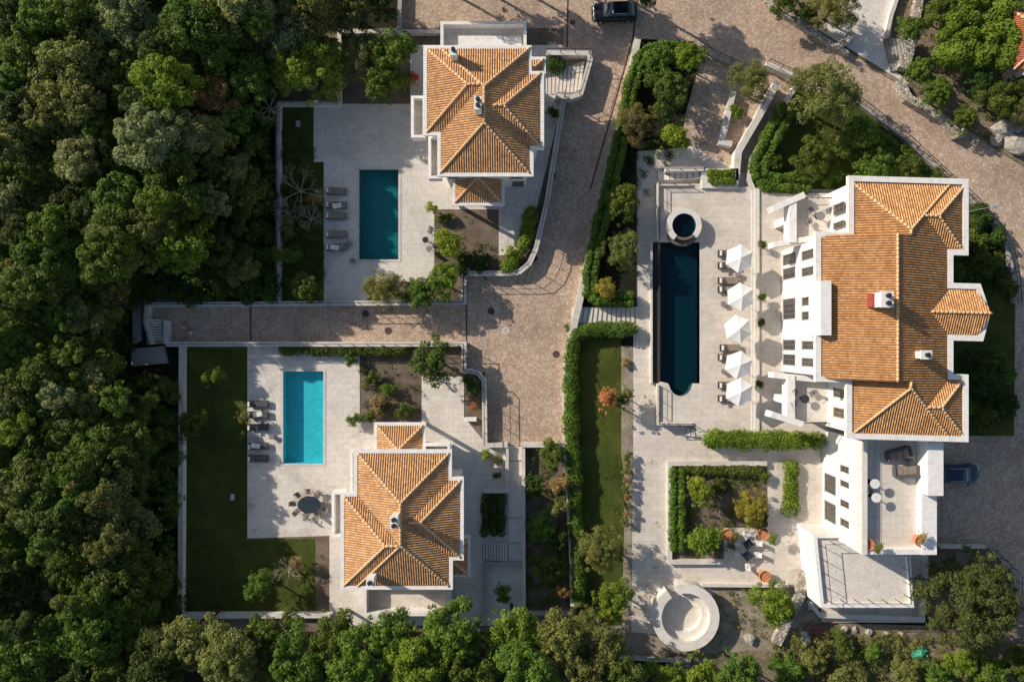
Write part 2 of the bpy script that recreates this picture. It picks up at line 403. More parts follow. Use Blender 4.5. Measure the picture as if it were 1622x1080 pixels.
# ------------------------------------------------------------ pools
def pool(name, label, ring, z, depth, basin_m, water_m, rim, wz=.07):
    t = thing(name, label, 'swimming pool', (sum(p[0] for p in ring)/len(ring), sum(p[1] for p in ring)/len(ring), z))
    r = ccw(ring); n = len(r); mb = MB()
    mb.sheet(r, z-depth)
    mb.add([(x, y, z-depth) for x, y in r]+[(x, y, z+.005) for x, y in r], [((i+1) % n, i, n+i, n+(i+1) % n) for i in range(n)])
    mb.build('basin', M[basin_m], t)
    MB().sheet(offs(r, .003), z-wz).build('water_surface', M[water_m], t)
    if rim:
        m = MB(); ribbon(m, offs(r, -.125), .25, z+.002, z+.03, True); m.build('coping', M[rim], t)
    return t
pool('swimming_pool', 'rectangular dark teal pool beside the upper tiled house', POOL1, .05, .95, 'basin_teal', 'water_teal', 'coping')
pool('swimming_pool', 'rectangular bright turquoise pool beside the lower tiled house', POOL2, .05, .95, 'basin_bright', 'water_bright', 'coping')

# villa pool terrace (raised one metre)
TZ = 1.0
vp = [(1046,384),(1108,384),(1108,607),(1096,607)]
vp += [(1078+18*math.cos(a), 607+20*math.sin(a)) for a in [R(10+16*i) for i in range(11)]]
vp += [(1058,607),(1046,604)]
VP = P(vp, TZ)
terr = [(1041,291),(1118,291),(1120,296),(1192,296),(1240,306),(1345,306),(1345,700),(1308,704),(1120,707),(1112,690),(1098,672),(1042,672),(1042,608),(1046,608),(1046,604),(1058,607)]+[(1078+18*math.cos(a), 607+20*math.sin(a)) for a in [R(170-16*i) for i in range(11)]]+[(1096,607),(1108,607),(1108,384),(1046,384),(1041,381)]
m = MB(); m.prism(P(terr, TZ), 0, TZ); struct('villa_terrace', m, M['paving_villa'])
m = MB(); m.prism(ccw(P([(1190,300),(1202,300),(1202,690),(1190,690)], TZ)), TZ+.001, TZ+.09); m.prism(ccw(P([(1194.5,300),(1202,300),(1202,690),(1194.5,690)], TZ)), TZ+.0901, TZ+.17); struct('terrace_step', m, M['cream_plaster'])
pool('swimming_pool', 'long dark navy infinity pool on the white villa terrace', VP, TZ, .9, 'basin_dark', 'water_dark', None, .03)
t = thing('overflow_channel', 'narrow dark overflow trough along the left side of the long villa pool', 'channel', W(1038,495))
m = MB(); ribbon(m, P([(1032,383),(1032,607)], .5), .22, 0, .5); m.build('outer_wall', M['cream_plaster'], t)
m = MB(); m.sheet(P([(1033.5,384),(1046.2,384),(1046.2,606),(1033.5,606)], .2), .2); m.build('channel_floor', M['trough'], t)
m = MB(); ribbon(m, P([(1045,384),(1045,605)], .96), .16, .21, .965); m.build('weir_wall', M['trough'], t)
t = thing('hot_tub', 'raised round dark hot tub at the top end of the long villa pool', 'hot tub', W(1084,357,TZ))
c = W(1084,357,TZ+.9); zz = TZ+.001
m = MB(); m2 = MB(); n = 40
for k in range(n):
    a, b = 2*math.pi*k/n, 2*math.pi*(k+1)/n
    q = lambda r, an, z: (c.x+r*math.cos(an), c.y+r*math.sin(an), z)
    dk = R(225) < a < R(312); ro_ = 1.4 if dk else 1.68; zt = TZ+(.84 if dk else .9)
    (m2 if dk else m).add([q(ro_,a,zz), q(ro_,b,zz), q(ro_,b,zt), q(ro_,a,zt), q(1.16,a,zt), q(1.16,b,zt), q(1.16,a,TZ+.3), q(1.16,b,TZ+.3)],
          [(0,1,2,3),(3,2,5,4),(4,5,7,6),(0,3,4,6),(1,7,5,2)])
m2.build('overflow_lip', M['spill'], t)
m.build('rim', M['cream_plaster'], t)
MB().lathe((c.x, c.y, TZ+.3), [(1.155,0),(1.155,.02)], 40).build('basin', M['basin_dark'], t)
MB().lathe((c.x, c.y, TZ+.8), [(1.159,0),(1.159,.01)], 40).build('water_surface', M['water_dark'], t)
m = MB()
sp = [(c.x+1.5*math.cos(R(a)), c.y-.75+1.15*math.sin(R(a))) for a in range(180, 361, 12)]
m.prism(ccw(sp), TZ-.4, TZ+.32); m.build('spillway', M['spill'], t)
m = MB(); m.prism(ccw([(c.x+1.05*math.cos(R(a)), c.y-.75+.8*math.sin(R(a))) for a in range(180, 361, 12)]), TZ+.32, TZ+.42); m.build('spillway_step', M['trough'], t)

# ------------------------------------------------------------ walls with coping and railing
def wall(label, px, wd=.35, z1=.85, mat='coping', rail=None, cat='wall', z0=0, smooth=0, name='garden_wall', cop=True):
    if smooth: px = smooth_path(px, smooth)
    pts = P(px, z1); mid = pts[len(pts)//2]
    t = thing(name, label, cat, (mid[0], mid[1], z0))
    m = MB(); ribbon(m, pts, wd-.05, z0, z1-.06); m.build('wall', M['cream_plaster' if mat == 'coping' else mat], t)
    if cop: m = MB(); ribbon(m, pts, wd+.04, z1-.06, z1); m.build('coping', M[mat], t)
    if rail:
        m = MB(); ribbon(m, pts, .05, z1+rail-.05, z1+rail); ribbon(m, pts, .025, z1+rail*.5, z1+rail*.5+.025)
        for x, y, a in along(pts, 1.4): m.obox((x, y), .025, .025, z1, z1+rail-.05, a)
        m.build('railing', M['metal'], t)
    return t
wall('white coped wall round the left and top of the upper pool lawn', [(440,480),(440,163),(537,163)], .4, .8, rail=.5)
wall('white wall round the tree bed left of the upper house', [(537,163),(537,50),(700,50)], .35, .7)
wall('low pale wall rising to the photo top beside the shaded trees', [(632,48),(634,-30)], .35, .7, 'concrete')
wall('long white wall between the narrow lane and the upper pool plot', [(228,483),(735,479),(735,433),(800,433),(822,431),(838,418),(848,396),(866,322),(894,150)], .45, .85, rail=1.15, smooth=0)
wall('long white wall between the lane and the lower pool plot, running down the court', [(262,545),(735,545),(735,586),(757,590),(767,602),(768,704)], .45, .85, rail=1.1)
wall('pale coped wall down the left of the dark lower lawn', [(287,548),(285,976)], .45, .8)
wall('pale coped wall along the bottom of the dark lower lawn', [(285,976),(525,975)], .4, .8)
wall('white wall closing the bottom of the cobbled court, left of the gate gap', [(768,705),(804,705)], .4, .9)
wall('white wall closing the bottom of the cobbled court, right of the gate gap', [(826,705),(897,705)], .4, .9)
wall('long curved white stone wall down the right side of the street and court', [(1010,62),(1000,120),(985,190),(968,250),(952,320),(935,395),(920,470),(908,520),(899,570),(896,640),(899,740),(906,850),(909,960)], .62, .95, smooth=2)
wall('thin grey wall beside the stepped path right of the lower house', [(829,708),(830,962)], .3, .8)
wall('short grey wall left of the stepped path below the court', [(803,708),(803,778),(767,778)], .3, .8)
wall('corner wall round the shaded square bed below the steps', [(828,893),(767,893),(768,990)], .4, .6, 'concrete')
wall('curved stone wall above the stair beside the upper house', [(865,83),(933,84),(935,95),(920,148),(905,153),(880,152)], .45, 1.2, rail=.9)
wall('white wall at the left end of the cobbled lane', [(232,481),(230,510),(240,545)], .4, .9, 'coping', rail=.6)
wall('short white wall beside the small stair at the lane end', [(262,508),(262,545)], .35, .9)
wall('concrete slab wall above the lane end under the trees', [(310,425),(311,478)], .5, .6, 'concrete')
wall('low white kerb wall down the left of the villa pool terrace top', [(1043,381),(1043,292),(1095,292)], .25, 1.25, z0=TZ, rail=.5)
wall('low white wall round the bottom of the villa pool terrace', [(1043,610),(1043,671),(1098,671)], .25, 1.2, z0=TZ, rail=.6)
wall('white retaining wall right of the shaded driveway', [(1162,145),(1148,205),(1143,225),(1160,228)], .5, .9)
wall('broad white wall between the two ramps', [(1232,130),(1205,180),(1170,240),(1166,285)], .6, 1.3)
wall('white wall edging the hedge right of the ramps', [(1262,135),(1228,190),(1192,250),(1187,285),(1194,300)], .4, 1.1)
wall('white wall with a railing closing the top of the ramps', [(1215,100),(1262,122)], .4, 1.1, rail=1.0)
wall('white wall along the top of the villa pool stair', [(1055,268),(1115,268)], .35, 1.4, rail=.4)
wall('pale wall on the left and bottom of the square planted garden', [(1215,734),(1061,734),(1061,890),(1145,890)], .42, .55)
wall('long pale wall under the villa patio beside the rubble garden', [(1112,927),(1250,928)], .25, .6)
wall('pale rough wall curving down right of the rubble garden', [(1272,905),(1268,945),(1240,1000),(1230,1020)], .9, .7, 'drystone')
wall('grey wall at the foot of the bare bed below the long lawn', [(835,972),(905,972)], .3, .7, 'concrete')
wall('pale kerb wall along the bottom below the round seat', [(975,1040),(1040,1045),(1095,1046)], .35, .5, 'concrete')
wall('iron fence wall along the road above the villa garden', [(1345,150),(1430,215),(1500,280),(1540,315)], .3, .55, 'concrete', rail=.9)
wall('iron fence wall along the road right of the villa', [(1540,315),(1590,375),(1606,430),(1608,480)], .3, .55, 'concrete', rail=.9, smooth=1)
wall('iron fence wall along the road above the shaded driveway', [(1098,68),(1130,88),(1175,108)], .25, .4, 'concrete', rail=1.0)
wall('rough dry stone wall above the sunlit road at upper right', [(1425,125),(1440,155),(1500,190),(1520,215)], .7, .9, 'drystone')
wall('dry stone wall along the left of the stair path at upper right', [(1195,-30),(1225,8),(1300,58),(1345,85)], .4, .8, 'drystone')
wall('low stone wall on the right of the pale stair path', [(1440,-60),(1412,25),(1404,60)], .35, .7)
wall('broad dry stone pier beside the dark steps at upper right', [(1447,60),(1432,108)], 1.0, 1.0, 'drystone')
wall('short stone wall end at the foot of the pale stair path', [(1352,52),(1330,72)], .7, .9, 'drystone')
wall('narrow dry stone wall climbing off the top right of the photo', [(1462,-30),(1452,30)], .7, .8, 'drystone')
wall('low concrete wall beside the big round tree and drive', [(1490,866),(1562,866)], .3, .7)
wall('dark iron gate wall right of the big tree', [(1568,868),(1608,905),(1608,960)], .2, .4, 'concrete', rail=1.0)

def steps(label, px, n, z_lo, z_hi, mat='cream_plaster', name='stone_stair'):
    """px: quad a,b (low edge) c,d (high edge)"""
    a, b, c_, d = [Vector(XY(*p)) for p in px]
    t = thing(name, label, 'stair', ((a.x+c_.x)/2, (a.y+c_.y)/2, 0)); m = MB(); shade_mbs = []
    for k in range(n):
        f0, f1 = k/n, 1.0; z = z_lo+(z_hi-z_lo)*(k+1)/n
        q = [a.lerp(d, f0), b.lerp(c_, f0), b.lerp(c_, (k+1)/n), a.lerp(d, (k+1)/n)]
        m.prism(ccw([(v.x, v.y) for v in q]), 0.01, z)
        e0, e1 = q[0].lerp(q[1], .02), q[1].lerp(q[0], .02); dn = (q[3]-q[0]).normalized()*.05; e0 = e0+dn; e1 = e1+dn; shade_mb = MB(); shade_mbs.append(shade_mb); ribbon(shade_mb, [(e0.x, e0.y), (e1.x, e1.y)], .08, z+.001, z+.012)  # added dark strip at each riser stands in for the step's shade
    m.build('treads', M[mat], t)
    for shade_mb in shade_mbs: shade_mb.build('tread_shade', M['tread_shade'], t)
    return t
steps('small pale stair climbing at the left end of the lane', [(236,540),(260,540),(260,506),(238,506)], 8, .02, .8)
steps('stair beside the curved wall right of the upper house', [(866,150),(866,118),(925,100),(918,148)], 9, .05, .45, 'paving')
steps('shaded stair between the planted beds right of the lower house', [(764,886),(764,858),(803,858),(803,886)], 9, .06, .5)
steps('broad shaded stair from the court down to the villa path', [(1006,512),(1006,488),(918,488),(914,512)], 12, .06, .5)
steps('white stair up to the villa pool terrace at its top left', [(1040,286),(1040,272),(1112,272),(1112,286)], 8, .06, .95, 'plaster')
steps('small stair at the bottom right of the villa pool terrace', [(1085,690),(1085,678),(1118,678),(1118,690)], 5, .06, .9)
steps('narrow wooden coloured stair beside the gravel roof', [(1287,940),(1275,940),(1275,848),(1287,848)], 16, .06, .9, 'terracotta')
steps('narrow shaded steps at the pale wall left of the upper lawn', [(515,162),(532,162),(532,110),(515,110)], 10, .06, .7, 'concrete')
steps('dark stepped landing beside the dry stone pier at upper right', [(1408,115),(1395,60),(1425,70),(1432,112)], 6, .2, .9, 'concrete')
# stepped path below the court
t = thing('stepped_path', 'long pale stepped path below the court gate gap', 'path', W(816,800)); m = MB()
for k, (y0, y1) in enumerate(((708,728),(730,818),(820,858),(860,962))): m.prism(ccw(P([(805,y0),(828,y0),(828,y1),(805,y1)])), .02, .28-.05*k)
m.build('slabs', M['paving'], t)
# white edged slope at lane end
t = thing('concrete_slab', 'flat grey concrete slab at the lower left end of the lane', 'slab', W(240,565)); MB().prism(ccw(P([(212,552),(262,548),(268,575),(210,580)])), .0, .35).build('slab', M['concrete'], t)
t = thing('concrete_slab', 'long low grey concrete roof slab above the lane end', 'slab', W(255,468)); MB().prism(ccw(P([(213,456),(300,452),(305,477),(228,478),(225,540),(214,545)])), .0, .45).build('slab', M['concrete'], t)

# ------------------------------------------------------------ roofs
def HR(r, s, x, y):
    x0, x1, y0, y1, gab = r[:5]
    ins = (x >= x0-1e-9) & (x <= x1+1e-9) & (y >= y0-1e-9) & (y <= y1+1e-9)
    d = np.full(np.broadcast(x, y).shape, 1e9)
    if 'W' not in gab: d = np.minimum(d, x-x0)
    if 'E' not in gab: d = np.minimum(d, x1-x)
    if 'S' not in gab: d = np.minimum(d, y-y0)
    if 'N' not in gab: d = np.minimum(d, y1-y)
    if len(r) > 5 and r[5] is not None: ins = ins & r[5](x, y)
    return np.where(ins, d*s, -1e6)
def roof(rects, z0, s, parent, mat, capm, tf=lambda x, y: (x, y), name='roof'):
    mb = MB(); base = MB(); caplist = []; pans = []
    prof = [(0, 0.0), (.17, .008), (.3, .06), (.5, .085), (.7, .06), (.83, .008), (1.0, 0.0)]
    for ri, r in enumerate(rects):
        x0, x1, y0, y1, gab = r[:5]
        # base surfaces
        for d in 'WESN':
            if d in gab: continue
            ax = 0 if d in 'WE' else 1                      # v axis
            u0, u1 = (y0, y1) if ax == 0 else (x0, x1); v0, v1 = (x0, x1) if ax == 0 else (y0, y1)
            vv = np.arange(v0, v1+.02, .02)
            def runs(u):
                X, Y = (vv, np.full_like(vv, u)) if ax == 0 else (np.full_like(vv, u), vv)
                h = HR(r, s, X, Y)
                pl = {'W': X-x0, 'E': x1-X, 'S': Y-y0, 'N': y1-Y}[d]*s
                ok = (np.abs(h-pl) < 1e-4)
                for rj, q in enumerate(rects):
                    if rj == ri: continue
                    hq = HR(q, s, X, Y); ok &= (h > hq+1e-4) | ((np.abs(h-hq) <= 1e-4) & (ri < rj))
                idx = np.flatnonzero(ok); out = []
                if len(idx) == 0: return out
                for seg in np.split(idx, np.flatnonzero(np.diff(idx) > 1)+1):
                    if len(seg) > 1: out.append((vv[seg[0]], vv[seg[-1]]))
                return out
            k0 = math.floor(u0/PITCH); k1 = math.ceil(u1/PITCH)
            for k in range(k0, k1):
                rs = []
                for pu, ph in prof:
                    u = (k+pu)*PITCH; uc = min(max(u, u0+1e-3), u1-1e-3); rs.append((uc, ph, runs(uc)))
                for (ua, ha, ra), (ub, hb, rb) in zip(rs, rs[1:]):
                    if ub-ua < 1e-5: continue
                    if not ra and not rb: continue
                    if not ra: ra = [((q[0]+q[1])/2,)*2 for q in rb]
                    if not rb: rb = [((q[0]+q[1])/2,)*2 for q in ra]
                    if len(ra) != len(rb):
                        if len(ra) > len(rb): rb = [rb[0]]*len(ra) if False else rb
                        nn = min(len(ra), len(rb)); ra = ra[:nn]; rb = rb[:nn]
                    for (a0, a1), (b0, b1) in zip(ra, rb):
                        vs = []
                        for u, v, hh in ((ua, a0, ha), (ua, a1, ha), (ub, b1, hb), (ub, b0, hb)):
                            x, y = (v, u) if ax == 0 else (u, v)
                            z = {'W': x-x0, 'E': x1-x, 'S': y-y0, 'N': y1-y}[d]*s
                            X, Y = tf(x, y); vs.append((X, Y, z0+z+hh))
                        a, b, c_ = (Vector(v) for v in vs[:3])
                        nz = (b-a).cross(c_-a).z
                        if abs(nz) < 1e-9: nz = (Vector(vs[2])-a).cross(Vector(vs[3])-a).z
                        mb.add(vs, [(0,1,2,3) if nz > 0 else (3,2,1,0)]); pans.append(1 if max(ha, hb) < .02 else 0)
        # ridge and hip caps
        hx, hy = (x1-x0)/2, (y1-y0)/2; cs = []
        cx, cy = (x0+x1)/2, (y0+y1)/2
        g_ = gab
        if 'N' in g_ or 'S' in g_:
            top = y1 if 'N' in g_ else y1-hx; bot = y0 if 'S' in g_ else y0+hx
            cs.append(((cx, bot), (cx, top)))
            if 'N' not in g_: cs += [((x0, y1), (cx, top)), ((x1, y1), (cx, top))]
            if 'S' not in g_: cs += [((x0, y0), (cx, bot)), ((x1, y0), (cx, bot))]
        elif 'E' in g_ or 'W' in g_:
            rt = x1 if 'E' in g_ else x1-hy; lf = x0 if 'W' in g_ else x0+hy
            cs.append(((lf, cy), (rt, cy)))
            if 'E' not in g_: cs += [((x1, y0), (rt, cy)), ((x1, y1), (rt, cy))]
            if 'W' not in g_: cs += [((x0, y0), (lf, cy)), ((x0, y1), (lf, cy))]
        elif hx < hy:
            cs = [((cx, y0+hx), (cx, y1-hx)), ((x0, y0), (cx, y0+hx)), ((x1, y0), (cx, y0+hx)), ((x0, y1), (cx, y1-hx)), ((x1, y1), (cx, y1-hx))]
        else:
            cs = [((x0+hy, cy), (x1-hy, cy)), ((x0, y0), (x0+hy, cy)), ((x0, y1), (x0+hy, cy)), ((x1, y0), (x1-hy, cy)), ((x1, y1), (x1-hy, cy))]
        for a, b in cs:
            L = math.dist(a, b)
            if L < .05: continue
            nn = max(2, int(L/.05)); tt = np.linspace(0, 1, nn+1)
            X = a[0]+(b[0]-a[0])*tt; Y = a[1]+(b[1]-a[1])*tt
            h = HR(r, s, X, Y); ok = h > -1
            for rj, q in enumerate(rects):
                if rj != ri: ok &= h > HR(q, s, X, Y)-(.02 if ri < rj else -.005)
            idx = np.flatnonzero(ok)
            if len(idx) < 2: continue
            for seg in np.split(idx, np.flatnonzero(np.diff(idx) > 1)+1):
                if len(seg) < 3: continue
                caps = MB(); caplist.append(caps); i, j = seg[0], seg[-1]; LL = (tt[j]-tt[i])*L; kk = max(1, int(LL/.36))
                for q in range(kk):
                    f0 = tt[i]+(tt[j]-tt[i])*q/kk; f1 = tt[i]+(tt[j]-tt[i])*(q+1.08)/kk
                    def pt(f):
                        f = min(f, 1); x = a[0]+(b[0]-a[0])*f; y = a[1]+(b[1]-a[1])*f
                        hh = float(HR(r, s, np.array([x]), np.array([y]))[0]); X_, Y_ = tf(x, y); return (X_, Y_, z0+max(hh, 0)+.05)
                    caps.tube(pt(f0), pt(f1), .115, .10, 7)
        # solid core under the tiles
        e = .02+.004*ri
        def hh(x, y): return z0-.03-.004*ri+max(0, float(HR((x0, x1, y0, y1, gab), s, np.array([x]), np.array([y]))[0]))
        if len(r) > 5 and r[5] is not None: continue
        if 'N' in g_ and 'S' in g_:
            pts = [(x0,y0),(x1,y0),(x1,y1),(x0,y1),(cx,y0),(cx,y1)]; F = [(0,4,5,3),(4,1,2,5),(0,1,4),(2,3,5)]
        elif 'E' in g_: pts = [(x0,y0),(x1,y0),(x1,y1),(x0,y1),(x0+hy,cy),(x1,cy)]; F = [(0,1,5,4),(2,3,4,5),(3,0,4)]
        elif 'W' in g_: pts = [(x0,y0),(x1,y0),(x1,y1),(x0,y1),(x0,cy),(x1-hy,cy)]; F = [(0,1,5,4),(2,3,4,5),(1,2,5)]
        elif hx < hy: pts = [(x0,y0),(x1,y0),(x1,y1),(x0,y1),(cx,y0+hx),(cx,y1-hx)]; F = [(0,4,5,3),(4,1,2,5),(0,1,4),(2,3,5)]
        else: pts = [(x0,y0),(x1,y0),(x1,y1),(x0,y1),(x0+hy,cy),(x1-hy,cy)]; F = [(0,1,5,4),(2,3,4,5),(3,0,4),(1,2,5)]
        base.add([(*tf(x, y), hh(x, y)) for x, y in pts], F)
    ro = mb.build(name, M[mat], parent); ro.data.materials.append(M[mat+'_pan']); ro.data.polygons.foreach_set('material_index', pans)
    if base.v: base.build('roof_deck', M[mat], ro)
    for caps in caplist: caps.build('ridge_tiles', M[capm], ro, True)
    return ro
def rect_px(l, r, t, b, z, gab='', clip=None):
    x0, y1 = XY(l, t, z); x1, y0 = XY(r, b, z); return (x0, x1, y0, y1, gab, clip)
def window(parent, p, u, w_, h, mat='frame', n=2, sill=True, out=.03):
    """p: centre bottom of opening on the wall face, u: outward unit normal in plan"""
    p = Vector(p); u = Vector((u[0], u[1], 0)); s = Vector((-u.y, u.x, 0)); fr = MB(); pn = MB()
    def slab(m, a0, a1, z0, z1, d0, d1):
        vs = []
        for d in (d0, d1):
            for a, z in ((a0, z0), (a1, z0), (a1, z1), (a0, z1)): vs.append(tuple(p+s*a+u*d+Vector((0, 0, z))))
        m.add(vs, [(0,1,2,3),(7,6,5,4),(0,4,5,1),(1,5,6,2),(2,6,7,3),(3,7,4,0)])
    for a0, a1, z0, z1 in ((-w_/2,-w_/2+.07,0,h),(w_/2-.07,w_/2,0,h),(-w_/2+.07,w_/2-.07,h-.07,h),(-w_/2+.07,w_/2-.07,0,.07)): slab(fr, a0, a1, z0, z1, .0, .07)
    for k in range(1, n): a = -w_/2+w_*k/n; slab(fr, a-.03, a+.03, .07, h-.07, .0, .06)
    slab(fr, -w_/2+.07, w_/2-.07, h*.55-.02, h*.55+.02, .0, .055)
    f = fr.build('window', M[mat], parent)
    slab(pn, -w_/2+.07, w_/2-.07, .07, h-.07, .0, .03); pn.build('pane', M['glass'], f)
    if sill: q = MB(); slab(q, -w_/2-.1, w_/2+.1, -.08, -.005, .0, .14); q.build('sill', M['coping'], f)
    return f
def chimney(parent, px, py, z0, z1, wx, wy, holes=2, axis='y', red=False):
    c_ = W(px, py, z1); m = MB()
    m.obox((c_.x, c_.y), wx/2, wy/2, z0, z1-.12); m.obox((c_.x, c_.y), wx/2+.06, wy/2+.06, z1-.12, z1)
    o = m.build('chimney', M['plaster'], parent)
    for k in range(holes):
        d = (k-(holes-1)/2)*(wy if axis == 'y' else wx)/holes
        MB().lathe((c_.x+(d if axis == 'x' else 0), c_.y+(d if axis == 'y' else 0), z1), [(.17,0),(.17,.22),(.2,.24),(.2,.3),(.12,.32)], 14).build('chimney_pot', M['metal'], o)
    if red: m = MB(); m.obox((c_.x-wx/2-.1, c_.y), .13, wy/2-.05, z0-.2, z1-1.1); m.build('brick_base', M['red_paint'], o)
    return o
def eave_frame(parent, px, z, wd=.33, ht=.28, tf=None):
    pts = ccw([XY(a, b, z) for a, b in px]); m = MB(); ribbon(m, offs(pts, wd/2), wd, z-ht, z, True); return m.build('eaves', M['plaster'], parent)
def body(parent, px, z, inset, z0=0, mat='plaster'):
    pts = offs(ccw([XY(a, b, z) for a, b in px]), inset); m = MB(); m.prism(pts, z0, z-.1); o = m.build('wall', M[mat], parent); return o, pts
def balcony(parent, px, z, floor_drop=.9, wd=.25, fl='paving', thick=.3, name='balcony'):
    pts = ccw([XY(a, b, z) for a, b in px])
    m = MB(); ribbon(m, offs(pts, wd/2), wd, z-floor_drop-thick, z, True); o = m.build(name, M['plaster'], parent)
    MB().prism(offs(pts, wd*.9), z-floor_drop-thick+.01, z-floor_drop).build('balcony_floor', M[fl], o)
    return o
EZ = 7.0
# upper house
C1 = lambda a, b: (620+a/3.176, b/3.176)
out1 = [C1(*p) for p in ((160,228),(705,228),(705,358),(768,358),(768,752),(715,752),(715,888),(230,888),(230,682),(160,682))]
h1 = thing('tiled_house', 'white house with hipped orange tile roof above the dark teal pool', 'house', W(765,170))
body(h1, out1, EZ, .55)
eave_frame(h1, out1, EZ+.03)
def rc(f, l, r, t, b, z, gab='', clip=None):
    a, c_ = f(l, t), f(r, b); return rect_px(a[0], c_[0], a[1], c_[1], z, gab, clip)
roof([rc(C1,243,697,240,872,EZ), rc(C1,175,470,242,668,EZ,'E'), rc(C1,470,752,368,740,EZ,'W')], EZ-.06, .40, h1, 'tile', 'tile_cap')
chimney(h1, 757, 163, 7.6, 10.0, .55, 1.0, 2)
chimney(h1, 718, 80, 7, 9.0, .55, .7, 1)
# lower porch roof
eave_frame(h1, [C1(305,820),C1(570,820),C1(570,1035),C1(305,1035)], 3.6)
roof([rc(C1,318,556,775,1020,3.6)], 3.55, .4, h1, 'tile', 'tile_cap', name='porch_roof')
m = MB()
x0, y0 = XY(*C1(325,1022), 3.5); x1, _ = XY(*C1(560,1022), 3.5)
for x in (x0+.2, x1-.2): MB().obox((x, y0+.3), .15, .15, .05, 3.35).build('porch_column', M['plaster'], h1)
eave_frame(h1, [C1(690,286),C1(776,286),C1(776,480),C1(690,480)], 4.6)
roof([rc(C1,640,766,298,470,4.6)], 4.55, .4, h1, 'tile', 'tile_cap', name='side_roof')
balcony(h1, [C1(98,482),C1(170,482),C1(170,692),C1(98,692)], 4.2)
balcony(h1, [C1(185,680),C1(250,680),C1(250,898),C1(185,898)], 4.2)
balcony(h1, [C1(246,108),C1(680,108),C1(680,260),C1(246,260)], 1.9, .9, .3)
m = MB(); a = XY(*C1(336,182), 1.2); b = XY(*C1(655,250), 1.2); m.box(a[0], b[0], b[1], a[1], 1.01, 1.25); m.build('terrace_step', M['plaster'], h1)
def wall_windows(parent, face, vals, z, w_, h, axis, n=2, mat='frame', nx=0):
    for v in vals:
        p = (face, v, z) if axis == 'x' else (v, face, z); u = (nx, 0) if axis == 'x' else (0, nx); window(parent, p, u, w_, h, mat, n)
def inset_face(px, z, inset, which): pass
ys = XY(0, C1(0,888)[1], EZ)[1]+.55
wall_windows(h1, ys, [XY(C1(300,0)[0], 0, EZ)[0], XY(C1(630,0)[0], 0, EZ)[0]], 4.3, 1.1, 1.5, 'y', nx=-1)
wall_windows(h1, ys, [XY(C1(640,0)[0], 0, EZ)[0]], 1.0, 1.1, 1.9, 'y', nx=-1)
xw = XY(C1(160,0)[0], 0, EZ)[0]+.55
wall_windows(h1, xw, [XY(0, C1(0,560)[1], EZ)[1], XY(0, C1(0,330)[1], EZ)[1]], 4.2, 1.2, 1.6, 'x', nx=-1)
# lower house
C2 = lambda a, b: (500+a/3.176, 640+b/3.176)
out2 = [C2(*p) for p in ((190,228),(685,228),(685,366),(745,366),(745,785),(690,785),(690,932),(124,932),(124,446),(190,446))]
h2 = thing('tiled_house', 'white house with hipped orange tile roof beside the bright turquoise pool', 'house', W(635,820))
body(h2, out2, EZ, .55)
eave_frame(h2, out2, EZ+.03)
roof([rc(C2,210,672,246,916,EZ), rc(C2,140,440,460,914,EZ,'E'), rc(C2,440,731,382,772,EZ,'W')], EZ-.06, .40, h2, 'tile', 'tile_cap')
chimney(h2, 624, 827, 7.6, 10.0, .55, 1.0, 2)
chimney(h2, 586, 922, 7, 9.0, .55, .6, 1)
eave_frame(h2, [C2(292,92),C2(553,92),C2(553,300),C2(292,300)], 3.6)
roof([rc(C2,306,540,106,345,3.6)], 3.55, .4, h2, 'tile', 'tile_cap', name='porch_roof')
m = MB()
x0, y0 = XY(*C2(310,104), 3.5); x1, _ = XY(*C2(540,104), 3.5)
for x in (x0+.2, x1-.2): MB().obox((x, y0-.3), .15, .15, .06, 3.35).build('porch_column', M['plaster'], h2)
eave_frame(h2, [C2(660,662),C2(778,662),C2(778,870),C2(660,870)], 4.6)
roof([rc(C2,620,768,676,860,4.6)], 4.55, .4, h2, 'tile', 'tile_cap', name='side_roof')
balcony(h2, [C2(80,440),C2(150,440),C2(150,668),C2(80,668)], 4.2)
balcony(h2, [C2(172,232),C2(215,232),C2(215,450),C2(172,450)], 4.6)
balcony(h2, [C2(540,198),C2(676,198),C2(676,250),C2(540,250)], 4.2)
balcony(h2, [C2(240,900),C2(680,900),C2(680,1065),C2(240,1065)], 2.0, 1.2, .3)
yn = XY(0, C2(0,228)[1], EZ)[1]-.55
wall_windows(h2, yn, [XY(C2(250,0)[0], 0, EZ)[0], XY(C2(620,0)[0], 0, EZ)[0]], 4.5, 1.1, 1.5, 'y', nx=1)
xe = XY(C2(745,0)[0], 0, EZ)[0]-.55
wall_windows(h2, xe, [XY(0, C2(0,480)[1], EZ)[1], XY(0, C2(0,650)[1], EZ)[1]], 4.4, 1.1, 1.5, 'x', nx=1)

# ---- villa
VZ = 9.4; SH = .028
vx0, vy0 = XY(1430, 490, VZ)
def tfv(x, y): return (x, y-SH*(x-vx0))
villa = thing('villa', 'large white villa with a long orange tile roof right of the navy pool', 'villa', W(1380,490))
outv = [(1343,281),(1533,281),(1533,402),(1509,402),(1509,446),(1552,446),(1568,493),(1556,537),(1509,537),(1509,590),(1533,590),(1533,697),(1340,697),(1340,608),(1291,608),(1291,371),(1343,371)]
pv = [tfv(*XY(a, b, VZ)) for a, b in outv]; pv = ccw(pv)
m = MB(); ribbon(m, offs(pv, .24), .48, VZ-.3, VZ+.12, True); m.build('eaves', M['plaster'], villa)
inner = offs(pv, .5)
m = MB(); m.prism(inner, 0, VZ-.1); m.build('wall', M['plaster'], villa)
bayN, bayS = XY(0, 455, VZ)[1], XY(0, 531, VZ)[1]; bayE = XY(1562, 0, VZ)[0]; bayc = (bayN+bayS)/2; bh = (bayN-bayS)/2
